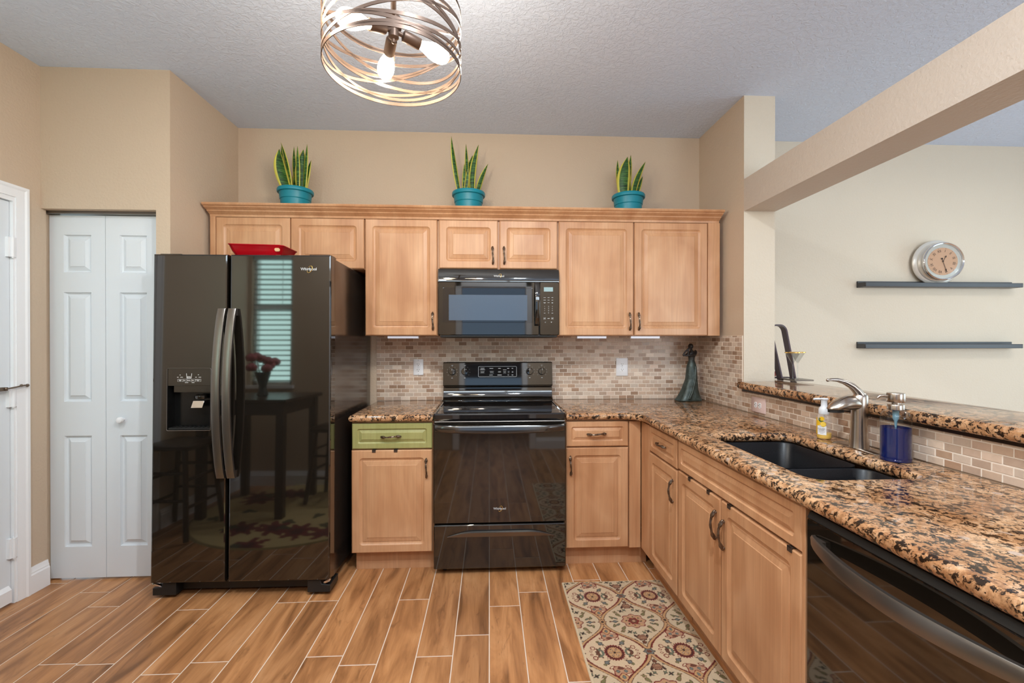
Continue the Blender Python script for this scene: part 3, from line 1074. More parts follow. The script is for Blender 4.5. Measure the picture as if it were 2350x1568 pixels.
def build_fridge():
    t = thing('refrigerator', 'tall glossy black side-by-side refrigerator standing beside the pantry door', 'refrigerator', (-1.343, -0.45, 0.008))
    t.rotation_euler = (math.radians(-1.0), 0, math.radians(-0.7))
    yf, yb = -0.386, -0.320
    MB().box(-0.446, 0.446, -0.312, 0.40, 0.05, 1.765).obj('case', 'black_case', t, bevel=0.004)

    def door_mesh(x0, x1, hole=None):
        mb = MB()
        z0, z1 = 0.072, 1.772
        r = 0.008
        L = []
        for m, y in ((0, yb), (0, yf + r), (r * 0.3, yf + r * 0.3), (r, yf)):
            L.append([(x0 + m, y, z0 + m), (x1 - m, y, z0 + m), (x1 - m, y, z1 - m), (x0 + m, y, z1 - m)])
        mb.loft(L, True, hole is None)
        if hole:
            a, b, c, d = hole
            xs, zs = [x0 + r, a, b, x1 - r], [z0 + r, c, d, z1 - r]
            for i in range(3):
                for j in range(3):
                    if i == 1 and j == 1:
                        continue
                    mb.add([(xs[i], yf, zs[j]), (xs[i + 1], yf, zs[j]), (xs[i + 1], yf, zs[j + 1]), (xs[i], yf, zs[j + 1])], [(0, 1, 2, 3)])
            q = [(a, c), (b, c), (b, d), (a, d)]
            mb.loft([[(x, yf, z) for x, z in q], [(x, yf + 0.012, z) for x, z in q]], False, False)
        return mb
    hx0, hx1, hz0, hz1 = -0.379, -0.157, 0.855, 1.178
    dl = door_mesh(-0.454, -0.079, (hx0, hx1, hz0, hz1)).obj('door', 'black_gloss', t, ang=12)
    dr = door_mesh(-0.064, 0.454).obj('door', 'black_gloss', t, ang=12)

    def handle(parent, x):
        mb = MB()
        L = []
        n = 24
        for i in range(n + 1):
            u = i / n
            z = 0.612 + 0.876 * u
            y = yf - 0.012 - 0.052 * math.sin(PI * u) ** 0.75
            hw = 0.0205
            L.append([(x + a, y + b, z) for a, b in rrect(-hw, hw, -0.009, 0.007, 0.004, 3)])
        mb.loft(L)
        mb.box(x - 0.018, x + 0.018, yf - 0.012, yf, 0.612, 0.65).box(x - 0.018, x + 0.018, yf - 0.012, yf, 1.452, 1.488)
        mb.obj('handle', 'dark_steel', parent, ang=40)['label'] = 'long bowed grey handle'
    handle(dl, -0.095)
    handle(dr, -0.042)
    logo(dr, (0.339, yf - 0.0006, 1.697), 0.083)
    # ice and water dispenser
    cx = (hx0 + hx1) / 2
    zs = 1.052
    disp = MB()
    disp.box(hx0, hx1, yf + 0.05, yf + 0.056, hz0, hz1).box(hx0, hx0 + 0.004, yf + 0.002, yf + 0.05, hz0, hz1).box(hx1 - 0.004, hx1, yf + 0.002, yf + 0.05, hz0, hz1)
    disp.box(hx0, hx1, yf + 0.002, yf + 0.05, hz0, hz0 + 0.006).box(hx0, hx1, yf + 0.002, yf + 0.05, hz1 - 0.01, hz1)
    disp.obj('dispenser_recess', 'recess_black', dl, smooth=False)
    pn = MB()
    pn.box(hx0 + 0.002, hx1 - 0.002, yf + 0.001, yf + 0.045, zs + 0.035, hz1 - 0.002).box(hx0 + 0.026, hx1 - 0.002, yf + 0.012, yf + 0.045, zs, zs + 0.035)
    pn.obj('dispenser_panel', 'black_gloss', dl, bevel=0.001)
    bz = MB()
    pts = [(a, yf - 0.0008, b) for a, b in rrect(hx0 + 0.0005, hx1 - 0.0005, hz0 + 0.0005, hz1 - 0.0005, 0.006, 5)]
    bz.tube(pts + pts[:2], 0.0016, 6)
    bz.obj('dispenser_bezel', 'dark_steel', dl)
    ic = MB()
    y0, y1 = yf + 0.0004, yf + 0.0012

    def dash(x, z, w_, h=0.0022):
        ic.box(x - w_ / 2, x + w_ / 2, y0, y1, z - h / 2, z + h / 2)
    k = 0.222 / 990.0

    def P(px, pz):
        return hx0 + (px - 105) * k, hz1 - (pz - 80) * k
    for px, pz, w_ in ((342, 287, 34), (427, 287, 58), (750, 287, 34), (838, 287, 56), (395, 352, 70), (493, 360, 46), (590, 360, 76), (685, 360, 46), (790, 352, 96), (395, 368, 34), (795, 370, 30),
                       (540, 412, 74), (686, 412, 60), (392, 236, 24), (805, 232, 24)):
        x, z = P(px, pz)
        dash(x, z, w_ * k, 0.0022)
    x, z = P(595, 308)
    dash(x, z, 104 * k, 0.0026)
    for sx_ in (-1, 1):
        x2, z2 = P(595 + sx_ * 55, 255)
        ic.add([(x2 - 0.0012 - sx_ * 0.0016, y0, z2 - 0.012), (x2 + 0.0012 - sx_ * 0.0016, y0, z2 - 0.012), (x2 + 0.0012 + sx_ * 0.001, y0, z2 + 0.012), (x2 - 0.0012 + sx_ * 0.001, y0, z2 + 0.012)], [(0, 1, 2, 3)])
    for px in (572, 612):
        x, z = P(px, 280)
        ic.box(x - 0.0025, x + 0.0025, y0, y1, z - 0.003, z + 0.003)
    a, za = P(340, 330)
    b, zb = P(862, 388)
    for u in (340, 458, 545, 655, 735, 862):
        x, _ = P(u, 0)
        ic.box(x - 0.0004, x + 0.0004, y0, y1, zb, za)
    ic.box(a, b, y0, y1, za - 0.0006, za).box(a, b, y0, y1, zb, zb + 0.0006)
    ic.obj('dispenser_icons', 'print_white', dl, smooth=False)
    nz = MB()
    x, z = P(790, 690)
    nz.lathe([(0.016, 0.0), (0.030, -0.008), (0.032, -0.018), (0.028, -0.024)], (x, yf + 0.026, z), 20, sy=0.6)
    nz.obj('dispenser_nozzle', 'black_gloss', dl)
    pd = MB()
    x0_, z0_ = P(640, 840)
    x1_, z1_ = P(895, 1000)
    pd.loft([[(x0_ + 0.004, yf + 0.012, z0_), (x1_ + 0.004, yf + 0.012, z0_), (x1_ + 0.004, yf + 0.036, z0_), (x0_ + 0.004, yf + 0.036, z0_)],
             [(x0_ - 0.003, yf + 0.004, z1_), (x1_ - 0.002, yf + 0.004, z1_), (x1_ - 0.002, yf + 0.010, z1_), (x0_ - 0.003, yf + 0.010, z1_)]][::-1])
    pd.obj('dispenser_paddle', 'chrome', dl, bevel=0.001)
    tr = MB().box(hx0 + 0.006, hx1 - 0.006, yf + 0.004, yf + 0.048, hz0 + 0.006, hz0 + 0.014)
    for i in range(9):
        xx = hx0 + 0.02 + i * 0.0225
        tr.box(xx, xx + 0.003, yf + 0.006, yf + 0.046, hz0 + 0.014, hz0 + 0.017)
    tr.obj('dispenser_tray', 'black_matte', dl, smooth=False)
    # toe grille, feet, hinges
    g = MB().box(-0.36, 0.36, -0.315, -0.295, 0.005, 0.068)
    g.box(-0.30, 0.30, -0.319, -0.315, 0.052, 0.060)
    g.obj('toe_grille', 'black_matte', t, bevel=0.002)
    for s_ in (-1, 1):
        f = MB()
        f.prism([(s_ * 0.452, 0.003), (s_ * 0.335, 0.003), (s_ * 0.335, 0.068), (s_ * 0.40, 0.068), (s_ * 0.408, 0.044), (s_ * 0.452, 0.040)], 'y', -0.372, -0.25)
        f.obj('foot', 'black_matte', t, bevel=0.002)
        h = MB().tube([(s_ * 0.452, -0.375, 0.078), (s_ * 0.446, -0.375, 0.066), (s_ * 0.428, -0.372, 0.058), (s_ * 0.418, -0.36, 0.046)], 0.008, 8)
        h.obj('hinge', 'chrome', t)
        MB().box(s_ * 0.44, s_ * 0.33, -0.36, -0.27, 1.765, 1.779).obj('hinge_cover', 'black_matte', t, bevel=0.003)
        MB().box(s_ * 0.44, s_ * 0.36, 0.30, 0.36, 0.0, 0.05).obj('foot', 'black_matte', t)
    # dish on top
    d = thing('serving_dish', 'red rectangular dish with flared ends resting on top of the refrigerator', 'dish', (-1.312, -0.66, 1.7785))
    mb = MB()
    prof = [(0.120, 0.07, 0.0, 0.03), (0.128, 0.078, 0.010, 0.03), (0.148, 0.092, 0.040, 0.03), (0.160, 0.100, 0.062, 0.03), (0.166, 0.104, 0.066, 0.03), (0.164, 0.102, 0.070, 0.03),
            (0.157, 0.097, 0.066, 0.03), (0.144, 0.088, 0.040, 0.03), (0.122, 0.073, 0.010, 0.03)]
    L = []
    for a, b, z, r in prof:
        L.append([(x, y, z + (0.012 * max(0.0, -x / 0.166) ** 3 if z > 0.05 else 0)) for x, y in rrect(-a * 0.9, a * 0.9, -b, b, r, 6)])
    mb.loft(L, True, True)
    mb.obj('dish_body', 'red_lacquer', d, ang=50)
    pz = [(a, b) for a, b in rrect(0.102, 0.130, 0.036, 0.053, 0.008, 5)]
    s_ = MB()
    n = len(pz)
    V0 = [(x, -0.0925 - (z - 0.045) * 0.36, z) for x, z in pz]
    V1 = [(x, -0.0955 - (z - 0.045) * 0.36, z) for x, z in pz]
    s_.loft([V0, V1])
    s_.obj('handle_hole_patch', 'handle_hole_tan', d, smooth=False)  # tan patch standing in for the see-through handle hole


def build_range():
    t = thing('range', 'glossy black freestanding electric range below the microwave', 'range', (0, -0.33, 0))
    oy = 0.33
    W2 = 0.3804
    MB().box(-W2, W2, -0.60 + oy, -0.012 + oy, 0.032, 0.895).obj('body', 'black_case', t, bevel=0.003)
    # cooktop with a raised rim, fascia below it
    ct = MB()
    ct.loft([[(x, y, z) for x, y in rrect(-W2 + m, W2 - m, -0.660 + oy + m, -0.075 + oy - m, r, 4)] for m, z, r in
             ((0.004, 0.878, 0.012), (0.0, 0.890, 0.014), (0.0, 0.912, 0.014), (0.005, 0.919, 0.012), (0.014, 0.920, 0.01), (0.020, 0.9165, 0.008))], True, True)
    ct.obj('cooktop', 'black_glass', t, ang=14)
    tr = MB().tube([(-0.372, -0.656 + oy, 0.873), (0.372, -0.656 + oy, 0.873)], 0.004, 8)
    tr.obj('vent_trim', 'dark_steel', t)
    # backguard
    bg = MB()
    bg.prism([(y + oy, z) for y, z in ((-0.012, 0.90), (-0.112, 0.90), (-0.112, 0.921), (-0.100, 0.930), (-0.092, 0.937), (-0.082, 0.942), (-0.074, 0.955), (-0.066, 0.985), (-0.063, 1.006),
                                       (-0.056, 1.010), (-0.056, 1.017), (-0.090, 1.019), (-0.096, 1.026), (-0.094, 1.040), (-0.074, 1.178), (-0.068, 1.184), (-0.012, 1.184))], 'x', -0.381, 0.381)
    b = bg.obj('backguard', 'black_gloss', t, ang=28, bevel=0.0015)

    def face(z):
        return -0.0945 + (z - 1.040) / (1.178 - 1.040) * 0.020 + oy
    sl = math.atan2(0.020, 0.138)
    for kx in (-0.319, -0.231, 0.221, 0.307):
        k = thing_child('knob', t, (kx, face(1.118), 1.118), (-sl, 0, 0))
        kb = MB().lathe([(0.030, 0.0), (0.030, 0.0006), (0.0285, 0.0006), (0.0285, 0.0)], (0, 0, 0), 32, 'y')
        mb = MB().lathe([(0.0245, 0.001), (0.0245, 0.010), (0.022, 0.014), (0.0, 0.0145)], (0, 0, 0), 28, 'y')
        mb.prism([(-0.006, -0.022), (0.006, -0.022), (0.006, 0.022), (-0.006, 0.022)], 'y', -0.026, -0.012)
        o = mb.obj('knob', 'black_gloss', t, ang=40, bevel=0.0012)
        o.location = k[0]
        o.rotation_euler = k[1]
        MB().box(-0.0012, 0.0012, -0.0268, -0.0262, 0.006, 0.02).obj('knob_pointer', 'print_grey', o, smooth=False)
        mk = MB()
        for i in range(9):
            a = math.radians(-130 + 260 * i / 8 + 90)
            x, z = 0.036 * math.cos(a), 0.036 * math.sin(a)
            s_ = 0.0011
            mk.box(x - s_, x + s_, -0.0008, -0.0002, z - s_, z + s_)
        for bx0, bz0, bz1 in ((0.006, 0.043, 0.0455), (0.006, -0.046, -0.0445), (0.004, -0.042, -0.0405)):
            do_ = MB().box(-bx0, bx0, -0.0008, -0.0002, bz0, bz1).obj('dial_dash', 'print_grey', t, smooth=False)
            do_.location = k[0]
            do_.rotation_euler = k[1]
        mo = mk.obj('dial_marks', 'print_grey', t, smooth=False)
        mo.location = k[0]
        mo.rotation_euler = k[1]
    dp = MB()
    pts = [(x, 0, z) for x, z in rrect(-0.133, 0.133, -0.036, 0.036, 0.006, 4)]
    dp.tube(pts + pts[:2], 0.0014, 6)
    do = dp.obj('display_frame', 'print_grey', t)
    do.location = (-0.004, face(1.118) - 0.0005, 1.118)
    do.rotation_euler = (-sl, 0, 0)
    dg = MB()
    for x, z, w_, h in ((-0.105, 0.012, 0.036, 0.002), (-0.105, 0.022, 0.03, 0.008), (-0.105, -0.004, 0.03, 0.010), (-0.043, 0.022, 0.026, 0.003), (-0.040, -0.004, 0.030, 0.012), (-0.045, -0.024, 0.024, 0.003),
                        (0.014, 0.022, 0.018, 0.003), (0.014, -0.002, 0.022, 0.007), (0.014, -0.024, 0.030, 0.004), (0.050, 0.012, 0.024, 0.002), (0.050, -0.004, 0.02, 0.012), (0.075, 0.022, 0.014, 0.004),
                        (0.077, -0.004, 0.014, 0.012), (0.075, -0.024, 0.010, 0.003), (0.104, 0.022, 0.010, 0.003), (0.105, -0.003, 0.012, 0.007), (0.104, -0.024, 0.012, 0.004)):
        dg = MB()
        if h > 0.006:
            for q in (-1, 1):
                dg.box(x - w_ / 2, x + w_ / 2, -0.0012, -0.0004, z + q * h / 2 - 0.0005, z + q * h / 2 + 0.0005)
            dg.box(x - w_ / 2.6, x + w_ / 2.6, -0.0012, -0.0004, z - 0.0008, z + 0.0008)
        else:
            dg.box(x - w_ / 2, x + w_ / 2, -0.0012, -0.0004, z - h / 2, z + h / 2)
        go = dg.obj('display_button', 'print_grey', t, smooth=False)
        go.location = do.location
        go.rotation_euler = do.rotation_euler
    # oven door and its wide handle
    dm = MB()
    dm.loft([[(x, y, z) for x, z in rrect(-0.379 + m, 0.379 - m, 0.292 + m, 0.864 - m, 0.006, 3)] for m, y in ((0, -0.60 + oy), (0, -0.652 + oy), (0.004, -0.656 + oy))])
    d = dm.obj('oven_door', 'black_gloss', t, ang=30)
    hm = MB()
    L = []
    n = 30
    for i in range(n + 1):
        u = i / n
        x = -0.368 + 0.736 * u
        e = math.sin(PI * u)
        y = -0.662 + oy - 0.036 * min(1.0, e * 2.2) ** 0.6
        zb = 0.822 - 0.012 * e
        L.append([(x, y - 0.010, zb + 0.006), (x, y - 0.012, 0.848), (x, y - 0.006, 0.858), (x, y + 0.006, 0.858), (x, y + 0.006, zb), (x, y - 0.004, zb)])
    hm.loft(L)
    hm.box(-0.368, -0.335, -0.662 + oy, -0.655 + oy, 0.828, 0.855).box(0.335, 0.368, -0.662 + oy, -0.655 + oy, 0.828, 0.855)
    hm.obj('handle', 'black_case', d, ang=40)
    logo(d, (-0.002, -0.6566 + oy, 0.374), 0.072)
    # storage drawer with crescent grip
    dw = MB()
    dw.loft([[(x, y, z) for x, z in rrect(-0.377 + m, 0.379 - m, 0.034 + m, 0.284 - m, 0.006, 3)] for m, y in ((0, -0.60 + oy), (0, -0.654 + oy), (0.005, -0.659 + oy))])
    dr = dw.obj('drawer', 'black_gloss', t, ang=30)
    cr = MB()
    L = []
    for i in range(31):
        u = i / 30
        x = -0.300 + 0.606 * u
        e = max(0.0, min(1.0, min(u, 1 - u) / 0.24))
        e = math.sin(e * PI / 2)
        zt = 0.2185 + 0.029 * e
        y = -0.659 + oy - 0.003
        L.append([(x, y - 0.002, 0.2175), (x, y - 0.002 - 0.016 * e, zt), (x, y, zt + 0.003), (x, y + 0.004, 0.2165)])
    cr.loft(L)
    cr.obj('drawer_grip', 'dark_steel', dr, ang=50)
    for fx in (-0.32, 0.32):
        for fy in (-0.58, -0.08):
            MB().lathe([(0.018, 0), (0.018, 0.012), (0.012, 0.016), (0.012, 0.034)], (fx, fy + oy, 0), 16).obj('foot', 'black_matte', t)


def thing_child(name, parent, loc, rot):
    return (loc, rot)


def build_microwave():
    t = thing('microwave', 'black over-the-range microwave mounted under the short wall cabinet', 'microwave', (0, -0.2, 1.353))
    oy, oz = 0.2, -1.353
    W2 = 0.3804
    MB().box(-W2 + 0.004, W2 - 0.004, -0.355 + oy, -0.01 + oy, 0.012, 0.434).obj('body', 'black_case', t, bevel=0.002)
    bt = MB().prism([(-0.388 + oy, 0.014), (-0.388 + oy, 0.006), (-0.36 + oy, 0.0), (-0.02 + oy, 0.0), (-0.02 + oy, 0.014)], 'x', -W2 + 0.012, W2 - 0.012)
    bt.obj('base_grille', 'black_matte', t, bevel=0.001)
    fa = MB()
    fa.prism([(y + oy, z + oz) for y, z in ((-0.35, 1.786), (-0.374, 1.786), (-0.384, 1.770), (-0.392, 1.745), (-0.396, 1.722), (-0.397, 1.706), (-0.35, 1.706))], 'x', -W2, W2)
    f = fa.obj('vent_fascia', 'black_gloss', t, ang=40)
    logo(f, (0.0, -0.3935 + oy, 1.741 + oz), 0.066, True, 'print_grey')
    dm = MB()
    dm.loft([[(x, y + oy, z + oz) for x, z in rrect(-W2 + m, 0.2535 - m, 1.369 + m, 1.7052 - m, 0.010, 4)] for m, y in ((0, -0.352), (0, -0.393), (0.004, -0.397))])
    d = dm.obj('door', 'black_gloss', t, ang=30)
    wf = MB()
    wf.loft([[(x, y + oy, z + oz) for x, z in rrect(-0.352 + m, 0.213 - m, 1.448 + m, 1.667 - m, 0.006, 3)] for m, y in ((0, -0.3968), (0.0, -0.3975), (0.002, -0.3977))])
    wf.obj('window', 'black_glass', d, smooth=False)
    ws = MB().box(-0.314, 0.178, -0.3983 + oy, -0.3977 + oy, 1.462 + oz, 1.622 + oz)
    ws.obj('window_screen', 'micro_screen', d, smooth=False)
    hm = MB()
    L = []
    for i in range(25):
        u = i / 24
        z = 1.428 + 0.275 * u
        y = -0.399 - 0.034 * math.sin(PI * u) ** 0.6
        L.append([(0.2395 + a, y + b + oy, z + oz) for a, b in rrect(-0.0165, 0.0165, -0.010, 0.006, 0.006, 4)])
    hm.loft(L)
    hm.box(0.224, 0.255, -0.402 + oy, -0.396 + oy, 1.43 + oz, 1.46 + oz).box(0.224, 0.255, -0.402 + oy, -0.396 + oy, 1.67 + oz, 1.70 + oz)
    hm.obj('handle', 'black_gloss', d, ang=40)
    cp = MB()
    cp.loft([[(x, y + oy, z + oz) for x, z in rrect(0.2565 + m, W2 - m, 1.369 + m, 1.7052 - m, 0.010, 4)] for m, y in ((0, -0.352), (0, -0.393), (0.004, -0.397))])
    c = cp.obj('control_panel', 'black_gloss', t, ang=30)
    MB().box(0.283, 0.341, -0.3985 + oy, -0.397 + oy, 1.645 + oz, 1.672 + oz).obj('display', 'lcd', c, smooth=False)
    def dash(x, z, w_, h):
        lg = MB()
        lg.box(x - w_ / 2, x + w_ / 2, -0.3979 + oy, -0.3972 + oy, z + oz - h / 2, z + oz + h / 2)
        lg.obj('button_mark', 'print_grey', c, smooth=False)
    cols = (0.288, 0.313, 0.337)
    for z in (1.607, 1.591, 1.575):
        for i, x in enumerate(cols):
            dash(x, z, 0.014 - 0.002 * i, 0.0022)
    for x in (0.288, 0.337):
        dash(x, 1.572, 0.008, 0.002)
        dash(x, 1.509, 0.010, 0.0022)
        for q in (-1, 1):
            dash(x, 1.475 + q * 0.0055, 0.013, 0.0008)
            dash(x + q * 0.0065, 1.475, 0.0008, 0.011)
        dash(x, 1.475, 0.006, 0.004)
    dash(0.313, 1.475, 0.013, 0.003)
    for txt, col, z in (('1', 0, 1.550), ('2', 1, 1.550), ('3', 2, 1.550), ('4', 0, 1.537), ('5', 1, 1.537), ('6', 2, 1.537), ('7', 0, 1.524), ('8', 1, 1.524), ('9', 2, 1.524), ('0', 1, 1.510)):
        text_obj('numeral', txt, 'print_grey', c, (cols[col], -0.3975 + oy, z + oz), 0.0095)
    ti = MB().lathe([(0.004, 0), (0.004, 0.0006), (0.0032, 0.0006), (0.0032, 0)], (0.293, -0.3972 + oy, 1.451 + oz), 20, 'y')
    ti.prism([(0.327, 1.454 + oz), (0.335, 1.454 + oz), (0.331, 1.447 + oz)], 'y', -0.3979 + oy, -0.3972 + oy)
    ti.obj('button_marks', 'print_grey', c, smooth=False)


def build_dishwasher():
    t = thing('dishwasher', 'glossy black dishwasher with a bowed grey handle under the granite', 'dishwasher', (0.828, -2.007, 0), -PI / 2)
    W_ = 0.606
    MB().box(0.004, W_ - 0.004, 0.055, 0.60, 0.112, 0.866).obj('tub', 'black_case', t, smooth=False)
    dm = MB()
    dm.loft([[(x, y, z) for x, z in rrect(0.002 + m, W_ - 0.002 - m, 0.115 + m, 0.842 - m, 0.005, 3)] for m, y in ((0, 0.05), (0, 0.004), (0.003, 0.0))])
    d = dm.obj('door', 'black_gloss', t, ang=30)
    tp = MB().prism([(0.001, 0.842), (0.010, 0.860), (0.05, 0.864), (0.05, 0.842)], 'x', 0.002, W_ - 0.002)
    tp.obj('control_strip', 'black_matte', d, bevel=0.001)
    im = MB()
    for i in range(5):
        x = 0.48 + i * 0.022
        im.box(x, x + 0.011, 0.020, 0.023, 0.8612, 0.8625)
    im.obj('indicator', 'print_grey', d, smooth=False)
    hm = MB()
    L = []
    n = 30
    for i in range(n + 1):
        u = i / n
        x = 0.035 + 0.536 * u
        e = math.sin(PI * u)
        y = -0.006 - 0.050 * e ** 0.85
        zt = 0.806
        hh = 0.026 + 0.016 * e ** 0.6
        L.append([(x, y - 0.006, zt - hh), (x, y - 0.008, zt - 0.006), (x, y - 0.004, zt), (x, y + 0.006, zt), (x, y + 0.006, zt - 0.010), (x, y - 0.001, zt - hh)])
    hm.loft(L)
    hm.box(0.035, 0.075, -0.012, 0.0, 0.785, 0.803).box(0.531, 0.571, -0.012, 0.0, 0.785, 0.803)
    hm.obj('handle', 'dark_steel', d, ang=40)
    MB().box(0.01, W_ - 0.01, 0.085, 0.095, 0.0, 0.11).obj('toe_panel', 'black_matte', t, smooth=False)


build_fridge()
build_range()
build_microwave()
build_dishwasher()


# ------------------------------------------------------------------ things on the counters
def build_faucet():
    t = thing('faucet', 'brushed nickel single-lever faucet behind the black sink', 'faucet', (1.392, -1.528, 0.912))
    pl = MB()
    pl.loft([[(x, y, z) for x, y in rrect(-0.030 + m, 0.030 - m, -0.12 + m, 0.12 - m, 0.029, 8)] for m, z in ((0, 0.0), (0, 0.002), (0.003, 0.0045))])
    pl.obj('deck_plate', 'brushed_nickel', t, ang=40)
    bd = MB()
    L = []
    for z, rx, ry, ox in ((0.0045, 0.0335, 0.0335, 0), (0.010, 0.0325, 0.0325, 0), (0.04, 0.0300, 0.0300, 0), (0.10, 0.0280, 0.0275, 0.001), (0.15, 0.0280, 0.0270, 0.002), (0.185, 0.0285, 0.0260, 0.003),
                          (0.205, 0.0270, 0.0235, 0.005), (0.217, 0.0205, 0.0185, 0.006), (0.222, 0.009, 0.008, 0.006)):
        L.append([(ox + rx * math.cos(2 * PI * k / 32), ry * math.sin(2 * PI * k / 32), z) for k in range(32)])
    bd.loft(L)
    bd.obj('column', 'brushed_nickel', t, ang=50)
    sp = MB()
    L = []
    for x, zc, hw, ht, hb in ((-0.008, 0.170, 0.024, 0.030, 0.018), (-0.03, 0.174, 0.030, 0.034, 0.022), (-0.055, 0.172, 0.034, 0.036, 0.021), (-0.08, 0.167, 0.033, 0.032, 0.015), (-0.105, 0.159, 0.027, 0.024, 0.008),
                              (-0.122, 0.156, 0.014, 0.010, 0.003), (-0.127, 0.155, 0.004, 0.003, 0.001)):
        lp = []
        for k in range(24):
            a = 2 * PI * k / 24
            c, s_ = math.cos(a), math.sin(a)
            lp.append((x, hw * c, zc + (ht * s_ if s_ > 0 else hb * s_)))
        L.append(lp)
    sp.loft(L)
    s = sp.obj('spout', 'brushed_nickel', t, ang=50)
    so = MB()
    so.loft([[(-0.095 + a, b, z) for a, b in [(0.03 * math.cos(2 * PI * k / 20), 0.020 * math.sin(2 * PI * k / 20)) for k in range(20)]] for z in (0.1435, 0.156)])
    so.obj('spray_face', 'black_matte', s)
    hd = MB()
    P = [(0.006, 0.0, 0.205), (-0.008, 0.0, 0.226), (-0.03, 0.0, 0.246), (-0.06, 0.0, 0.262), (-0.09, 0.0, 0.270), (-0.115, 0.0, 0.271), (-0.128, 0.0, 0.269)]
    hd.tube(P, lambda u: 0.0165 * (1 - u) ** 1.3 + 0.0052 + 0.0015 * math.sin(PI * u), 16, flat=0.75)
    hd.ball(P[-1], 0.0062)
    hd.obj('lever', 'brushed_nickel', t)


def cyl_patch(mb, r, a0, a1, z0, z1, n=12, mi=0, th=0.0004):
    A = [math.radians(a0 + (a1 - a0) * k / n) for k in range(n + 1)]
    lo = [(r * math.sin(a), -r * math.cos(a), z0) for a in A]
    hi = [(r * math.sin(a), -r * math.cos(a), z1) for a in A]
    return mb.loft([lo, hi], False, False, mi, closed=False)


def cyl_disc(mb, r, a0, zc, rx, rz, mi=0, n=18):
    ring = []
    for k in range(n):
        q = 2 * PI * k / n
        a = math.radians(a0) + rx * math.cos(q) / r
        ring.append((r * math.sin(a), -r * math.cos(a), zc + rz * math.sin(q)))
    a = math.radians(a0)
    return mb.add(ring + [(r * math.sin(a), -r * math.cos(a), zc)], [(k, (k + 1) % n, n) for k in range(n)], mi)


